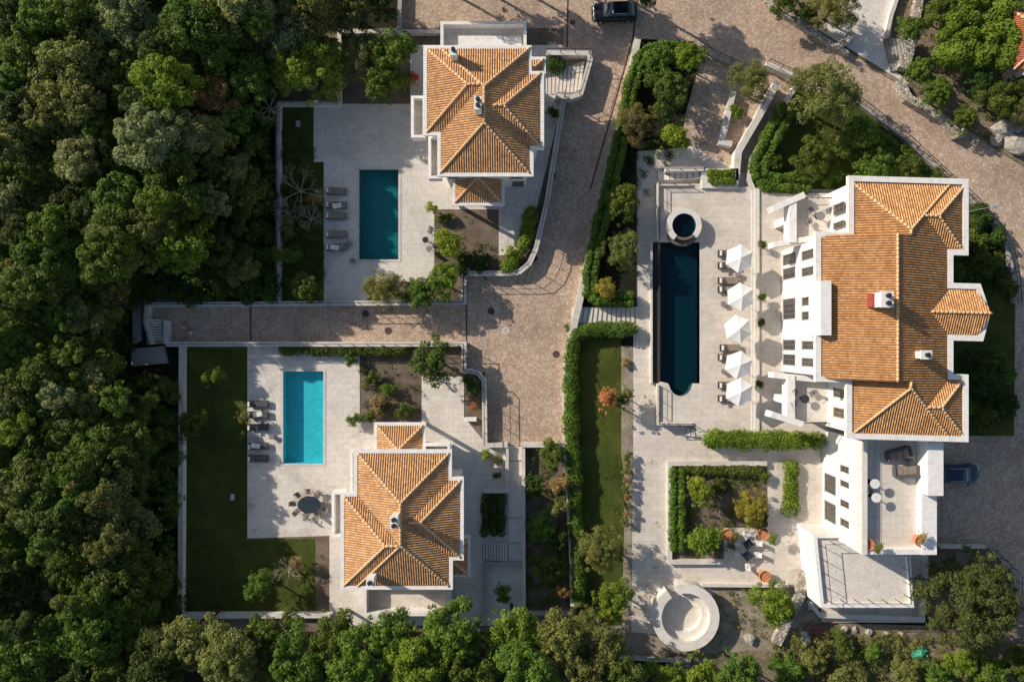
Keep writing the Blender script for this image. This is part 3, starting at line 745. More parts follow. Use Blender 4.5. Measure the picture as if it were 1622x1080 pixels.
roof([rect_px(1298,1504,376,603,VZ,'NS'), rect_px(1350,1504,291,690,VZ), rect_px(1435,1527,293,395,VZ,'W'), rect_px(1435,1527,597,688,VZ,'W'),
      (XY(1440,0,VZ)[0], bayE, bayS, bayN, 'EW', lambda x, y: x <= bayE-.75*np.abs(y-bayc)/bh)], VZ-.06, .37, villa, 'tile_villa', 'tile_cap', tfv)
m = MB()      # bay roof core
pts = [tfv(XY(1440,0,VZ)[0], bayS), tfv(bayE-.8, bayS), tfv(bayE-.05, bayc), tfv(bayE-.8, bayN), tfv(XY(1440,0,VZ)[0], bayN), tfv(XY(1440,0,VZ)[0], bayc)]
zs = [0,0,bh*.37-.03,0,0,bh*.37-.03]
m.add([(a, b, VZ-.1+z) for (a, b), z in zip(pts, zs)], [(0,1,2,5),(5,2,3,4),(0,4,3,2,1)][:2]); m.build('bay_roof_deck', M['tile_villa'], villa)
chimney(villa, 1406, 474, 10.8, 12.5, .9, 1.2, 2, red=True)
chimney(villa, 1468, 562, 9.8, 11.7, .8, .6, 1)
# raised parapet block on the roof edge
m = MB(); a = XY(1300,445,VZ+.9); b = XY(1317,531,VZ+.9); m.box(a[0], b[0], b[1], a[1], VZ-1.4, VZ+.9); m.build('parapet', M['plaster'], villa)
# west face windows : compute the x of the west wall from the inset outline
wx = min(p[0] for p in inner)
def px_y(px, py):      # y on the west wall seen at pixel
    z = CAMH*(1-wx*PPM/(px-811)); return z, (540-py)*(1-z/CAMH)/PPM
def vwin(pxl, pxr, pyt, pyb, n=2, face=None, mat='frame'):
    global wx
    zl, ya = px_y(pxl, (pyt+pyb)/2); zh, _ = px_y(pxr, 0); k = (1-(zl+zh)/2/CAMH)/PPM
    yc = (540-(pyt+pyb)/2)*k
    window(villa, (wx, yc, zl), (-1, 0), (pyb-pyt)*k, zh-zl, mat, n)
for yt, yb in ((402,418),(424,441),(473,505),(538,554),(561,578)): vwin(1242, 1260, yt, yb, 2 if yb-yt < 20 else 4)
for yt, yb in ((396,410),(423,436),(470,483),(493,506),(540,553),(567,580)): vwin(1272, 1290, yt, yb, 2)
# side balconies with wing walls
wx2 = XY(1340, 0, VZ)[0]+.5; keep = wx
def bx(m, l, r, t, b, z0, z1, zr=None):
    zr = z1 if zr is None else zr
    a = XY(l, t, zr); c_ = XY(r, b, zr); m.box(a[0], c_[0], c_[1], a[1], z0, z1)
m = MB(); bx(m, 1262, 1345, 312, 380, 4.6, 4.9); bal = m.build('balcony', M['paving'], villa)
m = MB(); bx(m, 1250, 1262, 314, 384, 4.5, 5.72); bx(m, 1250, 1262, 340, 352, TZ, 4.5, 4.5); m.build('balcony_parapet', M['plaster'], bal)
m = MB(); ribbon(m, P([(1262,313),(1318,313)], 5.5), .06, 5.45, 5.5); 
for x, y, a in along(P([(1264,313),(1318,313)], 5.5), .5): m.obox((x, y), .015, .015, 4.9, 5.45)
m.build('balcony_railing', M['metal'], bal)
m = MB(); ribbon(m, P([(1225,330),(1275,308)], 5.8), .55, 4.3, 5.8); m.build('wing_wall', M['plaster'], villa)
m = MB(); ribbon(m, P([(1226,387),(1262,381),(1294,376)], 5.7), .5, 4.3, 5.6); m.build('wing_wall', M['plaster'], villa)
m = MB(); bx(m, 1262, 1345, 603, 668, 4.6, 4.9); bal2 = m.build('balcony', M['paving'], villa)
m = MB(); bx(m, 1247, 1259, 594, 668, 4.5, 5.72); bx(m, 1247, 1259, 628, 640, TZ, 4.5, 4.5); m.build('balcony_parapet', M['plaster'], bal2)
m = MB(); ribbon(m, P([(1275,670),(1323,670)], 5.5), .06, 5.45, 5.5)
for x, y, a in along(P([(1275,670),(1323,670)], 5.5), .5): m.obox((x, y), .015, .015, 4.9, 5.45)
m.build('balcony_railing', M['metal'], bal2)
m = MB(); ribbon(m, P([(1222,656),(1272,672)], 5.8), .55, 4.3, 5.8); m.build('wing_wall', M['plaster'], villa)
m = MB(); ribbon(m, P([(1226,594),(1262,598),(1294,601)], 5.7), .5, 4.3, 5.6); m.build('wing_wall', M['plaster'], villa)
wx = wx2
for yt, yb in ((322,338),(351,361)): vwin(1322, 1338, yt, yb, 2)
vwin(1322, 1338, 616, 629, 2); vwin(1322, 1338, 646, 661, 2, mat='shutter')
# south wing with roof terrace
wing = thing('villa_wing', 'white two storey wing with a roof terrace below the villa tile roof', 'building', W(1400,790))
WXW = XY(1302, 0, 0)[0]; TZ2 = 6.9
e = XY(1486, 878, 7.9)
yb_ = XY(0, 879, 7.9)[1]; yt_ = XY(0, 703, 7.0)[1]+.4; xe_ = XY(1486, 0, 7.9)[0]
m = MB(); m.box(WXW, xe_, yb_, yt_, 0, TZ2-.02); m.build('wall', M['plaster'], wing)
m = MB(); m.box(WXW+.4, xe_-.3, yb_+.3, yt_, TZ2-.019, TZ2); m.build('terrace_floor', M['paving_villa'], wing)
m = MB(); m.box(WXW-.04, WXW+.45, yb_, yt_, TZ2-.03, 7.8); m.build('parapet', M['cream_plaster'], wing)
m = MB(); m.box(WXW+.45, xe_-1.35, yb_-.04, yb_+.4, TZ2-.03, 7.6); m.build('parapet', M['plaster'], wing)
ym = XY(0, 785, 8.6)[1]
m = MB(); m.box(xe_-1.3, xe_+.03, ym, yt_, TZ2-.03, 8.6); m.build('parapet', M['plaster'], wing)
m = MB(); m.box(xe_-1.3, xe_+.02, yb_-.03, ym-.002, TZ2-.03, 7.7); m.build('parapet', M['plaster'], wing)
m = MB()
for k in range(2): a = XY(1386+k*10, 0, 7)[0]; m.box(a, a+.07, yb_+.5, yt_-.2, TZ2+.004, TZ2+.012)
m.build('drain_grate', M['steel'], wing)
wx = WXW; villa_, villa = villa, wing
for yt, yb in ((752,781),(796,826)): vwin(1308, 1324, yt, yb, 3)
for yt, yb in ((738,748),(762,771),(793,803),(823,834)): vwin(1333, 1345, yt, yb, 2)
villa = villa_
# garage block with gravel roof
gb = thing('flat_roof_block', 'low white block with a pale gravel roof and railing below the wing', 'building', W(1370,910))
gp = P([(1288,846),(1440,846),(1448,962),(1300,962)], 3.6)
m = MB(); m.prism(ccw(gp), 0, 3.3); m.build('wall', M['plaster'], gb)
m = MB(); m.sheet(offs(ccw(gp), .3), 3.31); m.build('gravel_roof', M['gravel'], gb)
m = MB(); ribbon(m, offs(ccw(gp), .17), .34, 3.28, 3.62, True); m.build('parapet', M['plaster'], gb)
m = MB(); q = [Vector((*p, 0)) for p in offs(ccw(gp), .7)]; q = [(v.x, v.y) for v in q]
ribbon(m, q, .04, 4.45, 4.5, True)
for x, y, a in along(q+[q[0]], 1.3): m.obox((x, y), .02, .02, 3.3, 4.45)
m.build('railing', M['metal'], gb)
m = MB(); a = XY(1290,878,1.2); m.box(a[0]-.6, a[0]-.02, a[1]-1.0, a[1]+.8, .06, 2.1); m.build('service_box', M['metal'], gb)
wall('pale footpath wall along the bottom of the gravel roof block', [(1283,955),(1300,975),(1462,980),(1470,890)], .35, .7)
area('block_path', [(1280,925),(1300,960),(1300,985),(1465,985),(1470,880),(1440,870),(1330,860)], 'paving_villa', .09)
# red roofed neighbour in the top right corner
nb = thing('neighbour_house', 'corner of a red tiled house at the right edge, beside the tall hedge', 'house', W(1660,80))
m = MB(); a = XY(1622,40,3); b = XY(1730,118,3); m.box(a[0], b[0], b[1], a[1], 0, 3.2); m.build('wall', M['cream_plaster'], nb)
roof([rect_px(1606,1740,18,110,3.2,'')], 3.15, .4, nb, 'tile_red', 'tile_cap')
# round amphitheatre seat
am = thing('round_stone_seat', 'round stepped white stone seat at the bottom of the villa garden', 'seat', W(1083,972))
c_ = W(1084,974,.9)
def ringwall(r0, r1, z0, z1, a0=0, a1=360, n=48):
    m = MB()
    full = a1-a0 >= 360
    for k in range(n):
        a, b = R(a0+(a1-a0)*k/n), R(a0+(a1-a0)*(k+1)/n)
        q = lambda r, an, z: (c_.x+r*math.cos(an), c_.y+r*math.sin(an), z)
        vs = [q(r0,a,z0), q(r1,a,z0), q(r1,a,z1), q(r0,a,z1), q(r0,b,z0), q(r1,b,z0), q(r1,b,z1), q(r0,b,z1)]
        fs = [(3,2,6,7),(1,5,6,2),(0,3,7,4)]
        if not full and k == 0: fs.append((0,1,2,3))
        if not full and k == n-1: fs.append((7,6,5,4))
        m.add(vs, fs)
    return m
ringwall(2.35, 3.25, .05, 1.5, -235, 108).build('outer_wall', M['cream_plaster'], am)
ringwall(1.75, 2.35, .05, .75, -225, 95).build('bench', M['cream_plaster'], am)
MB().lathe((c_.x, c_.y, .05), [(2.0,0),(2.0,.06)], 40).build('floor', M['paving'], am)

# ------------------------------------------------------------ vegetation
rnd = random.Random(7)
def leaf_cloud(lobes, ll, lw, dens, rs, up=.25, shell=.45):
    """leaf quads round each lobe (cx,cy,cz,rx,rz)"""
    V = []; n_all = 0
    for cx, cy, cz, r, rz in lobes:
        n = max(8, int(dens*4*math.pi*r*(r+rz)/2)); n_all += n
        d = rs.normal(size=(n, 3)); d /= np.linalg.norm(d, axis=1)[:, None]
        d[:, 2] = np.where(d[:, 2] < -.35, -d[:, 2], d[:, 2])
        rad = 1-shell*rs.random(n)**1.8
        p = np.stack([cx+d[:, 0]*r*rad, cy+d[:, 1]*r*rad, cz+d[:, 2]*rz*rad], 1)
        nn = d+rs.normal(size=(n, 3))*.55+np.array([0, 0, up]); nn /= np.linalg.norm(nn, axis=1)[:, None]
        t1 = np.cross(nn, rs.normal(size=(n, 3))); t1 /= np.linalg.norm(t1, axis=1)[:, None]+1e-9
        t2 = np.cross(nn, t1); sz = (.65+.7*rs.random(n))[:, None]
        a = t1*ll/2*sz; b = t2*lw/2*sz
        V.append(np.stack([p-a, p-b*.9, p+a, p+b*.9], 1).reshape(-1, 3))
    V = np.concatenate(V); F = np.arange(len(V)).reshape(-1, 4)
    return V, F
def cloud_mesh(name, V, F):
    me = bpy.data.meshes.new(name); me.vertices.add(len(V)); me.vertices.foreach_set('co', V.astype(np.float32).ravel())
    me.loops.add(F.size); me.loops.foreach_set('vertex_index', F.ravel().astype(np.int32))
    me.polygons.add(len(F)); me.polygons.foreach_set('loop_start', np.arange(0, F.size, 4, dtype=np.int32))
    me.polygons.foreach_set('loop_total', np.full(len(F), 4, dtype=np.int32)); me.update(); me.materials.append(M['leaf']); return me
def crown_proto(seed, Rn, nl, ll, lw, dens, flat=.8, lob=(.24, .42), spread=.78):
    rs = np.random.default_rng(seed); lobes = []
    for i in range(nl):
        a = rs.random()*2*math.pi; q = math.sqrt(rs.random())*spread*Rn*(1+.25*math.sin(a*2+seed)+.12*math.sin(a*3+seed*2))
        r = Rn*(lob[0]+(lob[1]-lob[0])*rs.random())
        z = math.sqrt(max(0, 1-(q/(Rn*1.02))**2))*Rn*flat*(.55+.45*rs.random())-.25*Rn
        lobes.append((q*math.cos(a), q*math.sin(a), z, r, r*.85))
    lobes.append((0, 0, 0, Rn*.5, Rn*.5))
    for i in range(nl//2):
        a = rs.random()*2*math.pi; q = Rn*(.7+.42*rs.random()); r = Rn*(.06+.1*rs.random())
        lobes.append((q*math.cos(a), q*math.sin(a), Rn*flat*.45*rs.random()-.25*Rn, r, r))
    for i in range(nl//3):
        a = rs.random()*2*math.pi; q = Rn*.7*math.sqrt(rs.random()); r = Rn*(.07+.09*rs.random())
        lobes.append((q*math.cos(a), q*math.sin(a), math.sqrt(1-(q/Rn)**2)*Rn*flat*1.05-.1*Rn, r, r))
    return cloud_mesh('crown', *leaf_cloud(lobes, ll, lw, dens, rs))
CR = {'big': [crown_proto(i, 3.2, 44, .27, .17, 27, .85, (.15,.34), .9) for i in range(1, 9)],
      'mid': [crown_proto(20+i, 2.0, 30, .2, .13, 42, .85, (.17,.36), .85) for i in range(5)],
      'small': [crown_proto(40+i, 1.1, 14, .14, .09, 80, .8) for i in range(4)],
      'ball': [crown_proto(60+i, 1.2, 26, .14, .09, 75, .9, (.3, .42), .62) for i in range(3)],
      'dense': [crown_proto(95, 4.0, 110, .24, .13, 34, .8, (.09,.2), .92)],
      'olive': [crown_proto(80+i, 2.2, 46, .19, .06, 62, .8, (.16, .3), .85) for i in range(3)]}
NR = {'dense': 4.0, 'big': 3.2, 'mid': 2.0, 'small': 1.1, 'ball': 1.2, 'olive': 2.2}
def trunk_mesh(seed, limbs=5, r=.16):
    """unit height trunk reaching z=1, limbs above"""
    rr = random.Random(seed); m = MB(); p = Vector((0, 0, 0)); pts = [p]
    for k in range(4): p = p+Vector((rr.uniform(-.06, .06), rr.uniform(-.06, .06), .25)); pts.append(p)
    for k in range(4): m.tube(pts[k], pts[k+1], r*(1-.12*k), r*(1-.12*(k+1)), 8)
    for k in range(limbs):
        a = 2*math.pi*k/limbs+rr.random(); b = pts[3+k % 2]; q = b+Vector((math.cos(a)*.55, math.sin(a)*.55, .1+.08*rr.random()))
        m.tube(b, q, r*.45, r*.2, 6); m.tube(q, q+Vector((math.cos(a+.5)*.6, math.sin(a+.5)*.6, .1)), r*.2, r*.06, 5)
    me = bpy.data.meshes.new('trunk'); me.from_pydata(m.v, [], m.f); me.update(); me.materials.append(M['bark']); return me
TR = [trunk_mesh(i) for i in range(4)]
GS = 1.9
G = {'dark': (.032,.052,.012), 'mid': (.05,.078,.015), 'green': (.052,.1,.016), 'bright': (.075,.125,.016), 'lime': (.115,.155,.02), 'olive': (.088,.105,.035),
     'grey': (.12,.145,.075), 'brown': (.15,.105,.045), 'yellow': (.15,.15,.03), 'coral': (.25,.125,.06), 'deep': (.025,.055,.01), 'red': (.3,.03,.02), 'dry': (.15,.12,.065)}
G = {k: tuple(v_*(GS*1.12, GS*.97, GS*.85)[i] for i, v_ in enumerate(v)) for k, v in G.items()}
def tree(px, py, rpx, h, tint, label, kind=None, cat='tree', name='tree', group=None, z0=0, jit=.12, flat=1.0):
    rm = rpx/PPM*(1-h*.7/CAMH)
    if kind is None: kind = 'big' if rm > 2.4 else 'mid' if rm > 1.35 else 'small'
    s = rm/NR[kind]*1.05; zc = max(h-rm*.7, rm*.35)+z0
    c = W(px, py, zc); t = thing(name, label, cat, (c.x, c.y, z0), group)
    cr = bpy.data.objects.new('crown', rnd.choice(CR[kind])); COL.objects.link(cr); cr.parent = t
    cr.location = (0, 0, zc-z0); cr.scale = (s, s, s*flat*rnd.uniform(.9, 1.05)); cr.rotation_euler = (0, 0, rnd.uniform(0, 6.28))
    g = G[tint] if isinstance(tint, str) else tint; k = rnd.uniform(1-jit, 1+jit); kr = rnd.uniform(.93, 1.07)
    cr.color = (g[0]*k*kr, g[1]*k, g[2]*k/kr, 1)
    tr = bpy.data.objects.new('trunk' if name == 'tree' else 'stem', rnd.choice(TR)); COL.objects.link(tr); tr.parent = t
    tr.scale = (s*NR[kind]/2.2, s*NR[kind]/2.2, max(.3, zc-z0)); tr.rotation_euler = (0, 0, rnd.uniform(0, 6.28))
    return t
def shrub(px, py, rpx, tint, label, h=None, kind=None, z0=0, flat=1.0, group=None):
    rm = rpx/PPM; return tree(px, py, rpx, h or rm*1.5, tint, label, kind or ('small' if rm < 1.4 else 'mid'), 'shrub', 'shrub', group, z0, flat=flat)
def hedge(label, px, wd, h, tint, z0=0, dens=70, ll=.15, lw=.1, closed=False, lump=.12, name='hedge', cat='hedge', smooth=1):
    pts = P(smooth_path(px, smooth) if smooth else px, z0+h)
    rs = np.random.default_rng(len(label)*7+int(px[0][0])); lobes = []
    st = min(wd, .9)*.55
    if wd > 4:
        LL = sum(math.dist(a, b) for a, b in zip(pts, pts[1:])); cand = along(pts, .1)
        for q in range(int(LL*wd*5)):
            x, y, a = cand[rs.integers(len(cand))]; o_ = rs.uniform(-.5, .5)*wd; r = rs.uniform(.3, 1.0)
            lobes.append((x-math.sin(a)*o_, y+math.cos(a)*o_, z0+h*rs.uniform(.55, .95), r, r*.9))
    for x, y, a in (along(pts, st) if wd <= 4 else []):
        nrow = max(1, int(wd/.75))
        for q in range(nrow):
            o_ = (q-(nrow-1)/2)*wd/nrow+rs.normal()*.04
            r = wd/nrow*.62*(1+rs.normal()*lump); hz = h*(.5+rs.normal()*.03)
            lobes.append((x-math.sin(a)*o_, y+math.cos(a)*o_, z0+hz, r, h*.5*(1+rs.normal()*lump*.5)))
    V, F = leaf_cloud(lobes, ll*1.15, lw*1.25, dens/.95, rs, .3, .4)
    mid = pts[len(pts)//2]
    t = thing(name, label, cat, (mid[0], mid[1], z0)); V = V-np.array([mid[0], mid[1], z0])
    o = bpy.data.objects.new('foliage', cloud_mesh('foliage', V, F)); COL.objects.link(o); o.parent = t; o.color = (*G[tint], 1)
    m = MB()
    for x, y, a in along(pts, 1.2): m.tube((x, y, z0), (x, y, z0+h*.6), .04, .02, 5)
    m.build('stems', M['bark'], t); return t
def ground_cover(name, px, tint, dens, ll=.16, h=.15, z0=.06, seed=1, clump=.55, r=.35):
    """countless low plants scattered in a polygon"""
    pts = P(px); xs = [p[0] for p in pts]; ys_ = [p[1] for p in pts]; rs = random.Random(seed); lobes = []
    A = (max(xs)-min(xs))*(max(ys_)-min(ys_)); n = int(A*dens)
    def inside(x, y):
        c = False; j = len(pts)-1
        for i in range(len(pts)):
            if (pts[i][1] > y) != (pts[j][1] > y) and x < (pts[j][0]-pts[i][0])*(y-pts[i][1])/(pts[j][1]-pts[i][1])+pts[i][0]: c = not c
            j = i
        return c
    from mathutils import noise as mn
    for _ in range(n):
        x, y = rs.uniform(min(xs), max(xs)), rs.uniform(min(ys_), max(ys_))
        if not inside(x, y) or mn.noise((x*.5+seed*9, y*.5, 0)) < clump-.55+rs.uniform(-.25, .25): continue
        lobes.append((x, y, z0+h*.4, r*rs.uniform(.5, 1.2), h*rs.uniform(.5, 1.5)))
    if not lobes: return
    V, F = leaf_cloud(lobes, ll, ll*.5, 26, np.random.default_rng(seed), .5, .8)
    o = bpy.data.objects.new(name, cloud_mesh(name, V, F)); COL.objects.link(o); o.color = (*G[tint], 1); o['kind'] = 'stuff'; o['label'] = 'low ground plants' if name == 'ground_cover' else 'fallen dry leaves'
    return o
# the wood on the left : crown by crown
marks = ['along the top edge', 'level with roof terrace of upper house', 'level with upper house top chimney', 'level with top of upper lawn',
 'level with middle of upper house', 'level with lower eave of upper house', 'just above the teal pool level', 'level with topmost upper lounger', 'level with middle of teal pool', 'level with lowest upper lounger',
 'level with round yellow green bush', 'just above the lane level', 'level with the cobbled lane', 'level with hedge above turquoise pool',
 'level with top of turquoise pool', 'level with lower loungers', 'level with bottom of turquoise pool', 'level with lower house top eave', 'level with oval dining table',
 'level with lower terrace bottom', 'level with young lawn tree', 'level with foot of lower lawn', 'just above the bottom edge', 'along the bottom edge', 'cut by the bottom edge']
ords = ['first', 'second', 'third', 'fourth', 'fifth', 'sixth', 'seventh', 'eighth', 'ninth', 'tenth', 'eleventh', 'twelfth', 'thirteenth', 'fourteenth']
tn = {'dark': 'dark green', 'mid': 'mid green', 'green': 'leafy green', 'olive': 'olive green', 'grey': 'pale grey green', 'brown': 'brownish', 'bright': 'bright green', 'deep': 'deep green', 'lime': 'lime green'}
def edge_x(y):       # right edge of the wood
    if y < 60: return 560
    if y < 150: return 450
    if y < 330: return 405
    if y < 400: return 395
    if y < 445: return 340
    if y < 560: return 190
    if y < 600: return 215
    return 258
special = [(235,218,46,9.5,'grey'),(345,150,34,8.5,'brown'),(290,375,50,8,'bright'),(487,105,52,8.5,'lime')]
row = 0; y = -12
while y < 1110:
    x = -10+(row % 2)*26+rnd.uniform(-6, 6); k = 0; lim = edge_x(y)
    while x < lim-8:
        X = x+rnd.uniform(-9, 9); Y = y+rnd.uniform(-12, 12)
        if all(math.hypot(X-a, Y-b) > c*.85+12 for a, b, c, _, _ in special) and not (205 < X < 320 and 440 < Y < 600):
            tt = rnd.choices(['dark', 'mid', 'green', 'olive', 'grey', 'bright'], [2.5, 4, 3, 3, .9, .6])[0]
            rr = rnd.choice([24, 30, 35, 40, 46, 52])*rnd.uniform(.92, 1.08); hh = rnd.uniform(6, 9.5)
            if X > lim-40: rr *= .8
            hh = min(hh, 4.2+max(0, lim-X)/28.5) if y > 150 else min(hh, 5.2+max(0, lim-X)/40)
            tree(X, Y, rr, hh, tt, f"{tn[tt]} wood tree, {ords[min(k,13)]} from left edge, {marks[min(row,24)]}", group='trees of the left wood', jit=.22)
            k += 1
        x += rnd.uniform(44, 54)
    y += 46; row += 1
tree(235,218,48,10,'grey','broad pale grey green tree crown standing out in the upper part of the left wood', jit=0)
tree(345,150,36,6.5,'brown','rusty brown half dry tree crown in the upper part of the left wood', jit=0)
tree(292,378,52,7,'bright','bright fresh green tree at the right edge of the wood above the lane end', jit=0)
tree(487,105,52,6,'lime','big sunlit yellow green tree above the upper pool lawn', jit=0)
tree(350,395,34,5,'dark','dark tree left of the upper lawn wall, above the rubble ground', jit=0)
tree(385,430,24,4,'olive','small olive tree against the upper lawn wall above the lane', jit=0)
tree(130,500,30,7,'olive','olive tree overhanging the dark clearing left of the lane end', jit=0)
tree(560,15,36,4.5,'dark','dark shaded tree behind the top wall of the tree bed')
tree(606,0,24,4,'dark','smaller dark tree beside the pale wall at the top')
for a, b, c, h_, l in ((690,-62,36,6,'dark tree beyond the top edge whose shade crosses the upper street'),(760,-58,36,6,'dark tree beyond the top edge above the roof terrace of the upper house'),(830,-55,34,6,'dark tree just beyond the top edge left of the black car'),
    (1010,-48,42,7,'tree just beyond the top edge shading the street right of the black car'),(900,-70,36,6,'dark tree beyond the top edge above the black car')): tree(a, b, c, h_, 'dark', l)
# bottom belt of trees
bl = [(300,1010,40,8,'olive'),(365,1035,46,9,'olive'),(430,1000,34,7,'mid'),(470,1050,46,8.5,'green'),(525,1005,38,7.5,'mid'),(565,1055,46,9,'green'),(620,1000,36,7.5,'green'),
      (665,1045,46,9,'bright'),(715,1000,44,8.5,'green'),(745,1060,44,8.5,'mid'),(810,1000,38,8,'bright'),(835,1055,46,9,'green'),(885,1010,40,8,'olive'),(920,1060,40,8,'olive'),
      (950,1020,36,7,'olive'),(985,1065,34,7,'mid'),(250,1050,44,8.5,'dark'),(1050,1075,32,5,'bright'),(1110,1075,36,5,'bright'),(1165,1065,34,5.5,'green'),(520,1100,40,7,'mid'),(780,1100,40,7,'green'),(400,1095,40,7,'olive')]
for k, (a, b, c, d, e_) in enumerate(bl):
    near = 'touching the foot of the lower lawn' if a < 520 and b < 1020 else 'below the lower house' if a < 740 else 'below the stepped path' if a < 860 else 'below the long curved wall' if a < 1000 else 'below the round stone seat'
    tree(a, b, c, d, e_, f"{tn[e_]} tree in bottom belt, {ords[min(sum(1 for q in bl if q[0]<a),13)] if a<720 else ords[min(sum(1 for q in bl if q[0]>a),13)]} from its {'left' if a<720 else 'right'} end", group='trees along the bottom of the photo', jit=.12)
# upper house garden
for a in [(575,90,34,5,'olive','pale leaved tree at the left of the walled bed by the upper house','olive'),(622,88,36,5,'green','leafy green tree at the top right of the walled bed by the upper house',None),
          (604,132,32,4.6,'mid','mixed green tree at the bottom of the walled bed by the upper house',None),(640,130,16,3,'olive','small olive tree right of the walled bed trees','olive'),
          (592,455,0,0,'','',None)]:
    if a[2]: tree(*a[:6], kind=a[6], jit=.05)
shrub(657,125,10,'red','small red flowering shrub beside the upper house wall')
shrub(453,403,20,'green','rounded green shrub on the upper lawn wall', 2.5)
shrub(487,456,25,'mid','dark green shrub at the bottom right of the upper lawn', 3)
shrub(462,440,18,'dark','low dark shrub at the bottom left of the upper lawn', 1.6)
shrub(498,405,14,'dark','low dark shrub beside the paving of the upper lawn', 1.4)
tree(612,457,30,3.6,'olive','olive yellow tree in the bed at the bottom of the upper terrace', kind='olive', jit=0)
tree(668,465,26,3,'green','green shrubby tree right of the olive yellow tree, above the lane wall', cat='shrub', name='shrub', jit=0)
tree(703,447,27,3.2,'bright','bright green bush in the corner bed above the court', cat='shrub', name='shrub', jit=0)
tree(711,387,24,3,'lime','round yellow green bush right of the small round table', kind='ball', cat='shrub', name='shrub', jit=0)
shrub(735,415,22,'deep','low dark bush between the round yellow green bush and the white wall', 1.2)
shrub(765,420,20,'deep','low dark bush left of the short white wall by the upper house', 1.2)
shrub(683,329,10,'lime','small spiky tuft plant at the corner of the upper terrace', 1.6, 'small')
shrub(703,345,12,'mid','small shadowed plant beside the spiky tuft plant', .8)
hedge('green hedge along the street wall beside the upper house', [(842,335),(832,380),(818,410),(800,424)], 1.1, 1.3, 'bright')
shrub(812,402,15,'lime','yellow green shrub in the corner bed by the street wall', 1.4)
hedge('dark hedge strip between the upper house and the street wall', [(884,100),(868,100)], 1.3, 1.2, 'deep', smooth=0)
shrub(876,180,12,'deep','small dark shrub right of the upper house wall', 1.2)
shrub(463,300,20,'mid','mid green shrub under the bare tree of the upper lawn', 1.4)
shrub(498,318,13,'dry','dry brown shrub beside the upper loungers', 1.2)
shrub(456,362,18,'olive','olive shrub on the upper lawn wall below the bare trees', 1.5)
shrub(492,372,14,'mid','green shrub between the lowest upper loungers and the wall', 1.2)
shrub(458,245,13,'dark','dark shrub in the upper part of the upper lawn', 1.2)
# lower house garden
shrub(339,596,17,'bright','small sunlit shrub near the top of the dark lower lawn', 2.4)
shrub(309,670,23,'mid','green shrub leaning over the left wall of the dark lower lawn', 3)
shrub(386,660,13,'olive','slim olive shrub between the lower lawn and the loungers', 1.6)
shrub(382,690,10,'mid','slim green shrub below the slim olive shrub by the loungers', 1.2)
tree(407,926,23,3.4,'green','young green tree standing on the bottom of the dark lower lawn', kind='mid', jit=0)
shrub(470,895,14,'dry','dry pale shrub on the bottom of the dark lower lawn', 1.6)
hedge('clipped green hedge along the lane wall above the turquoise pool', [(446,555),(640,555)], .95, .9, 'mid', smooth=0)
shrub(556,570,12,'green','small round shrub right of the turquoise pool top corner', 1.2)
tree(684,569,32,3.6,'mid','broad round dark green tree beside the lane wall corner', kind='mid', jit=0)
for k, (a, b, c, e_, l) in enumerate([(590,600,16,'mid','upper left shrub of the planted bed above the lower house porch'),(600,640,16,'dry','brownish dry shrub in the middle of the bed above the lower house porch'),
    (640,650,15,'mid','green shrub low in the bed above the lower house porch'),(616,615,15,'green','green shrub near the centre of the bed above the lower house porch'),
    (560,665,12,'green','small shrub on the paving left of the lower porch roof'),(585,660,12,'mid','small shrub just left of the lower porch roof edge')]): shrub(a, b, c, e_, l, 1.1)
ground_cover('ground_cover', [(571,575),(666,575),(666,666),(571,666)], 'mid', 3.0, .15, .3, seed=3, clump=.4, r=.38)
shrub(746,612,16,'deep','dark shrub in the narrow bed left of the court wall', 1.6)
shrub(751,642,9,'coral','small coral flowered plant in the narrow bed left of the court wall', 1.0)
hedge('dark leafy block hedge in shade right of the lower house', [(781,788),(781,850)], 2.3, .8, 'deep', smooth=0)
shrub(770,720,9,'lime','small yellow green plant at the corner below the court wall', 1)
shrub(788,728,10,'olive','small olive plant in the bed below the court wall', .9)
shrub(787,752,8,'mid','small shadowed plant in the bed below the court wall', .8)
shrub(797,937,16,'bright','bright shrub in the shaded square bed beside the stepped path', 2)
for a, b, c, e_, l in [(872,722,23,'mid','dark green shrub under the bottom wall of the court'),(846,765,18,'deep','deep green shrub left in the strip bed below the court'),(884,765,20,'dry','pale dry shrub against the long curved wall'),
    (886,800,17,'olive','olive shrub against the long curved wall, below the pale dry one'),(860,832,24,'green','full green shrub in the middle of the strip bed'),(868,896,26,'mid','rounded green shrub low in the strip bed'),(880,855,18,'dark','dark shrub between the two full ones in the strip bed'),
    (893,935,12,'brown','small brown shrub at the foot of the long curved wall')]: shrub(a, b, c, e_, l, 2.2)
# strip between street wall and villa
hedge('long clipped hedge inside the curved street wall, upper stretch', [(1098,78),(1050,72),(1015,85),(1000,140),(985,220),(968,290),(945,380),(935,440),(938,472),(1004,474)], 1.5, 1.5, 'green')
tree(1092,92,24,3.2,'bright','bright shrubby tree at the upper right corner of the hedge garden', jit=0)
tree(1058,147,32,3.8,'mid','round dark green tree inside the upper hedge garden', kind='mid', jit=0)
tree(1006,195,30,3.6,(.17,.15,.06),'brownish green tree beside the curved street wall', kind='olive', jit=0)
tree(1068,219,23,3,'lime','round lime green bush at the top of the villa path', kind='ball', cat='shrub', name='shrub', jit=0)
tree(1040,100,26,3,'green','green tree inside the hedge top, left of the bright corner tree', jit=0)
tree(985,322,30,3.8,'mid','leafy green tree beside the hedge, left of the hot tub', kind='mid', jit=0)
tree(986,397,28,3.4,'olive','round olive tree beside the hedge, left of the navy pool top', kind='olive', jit=0)
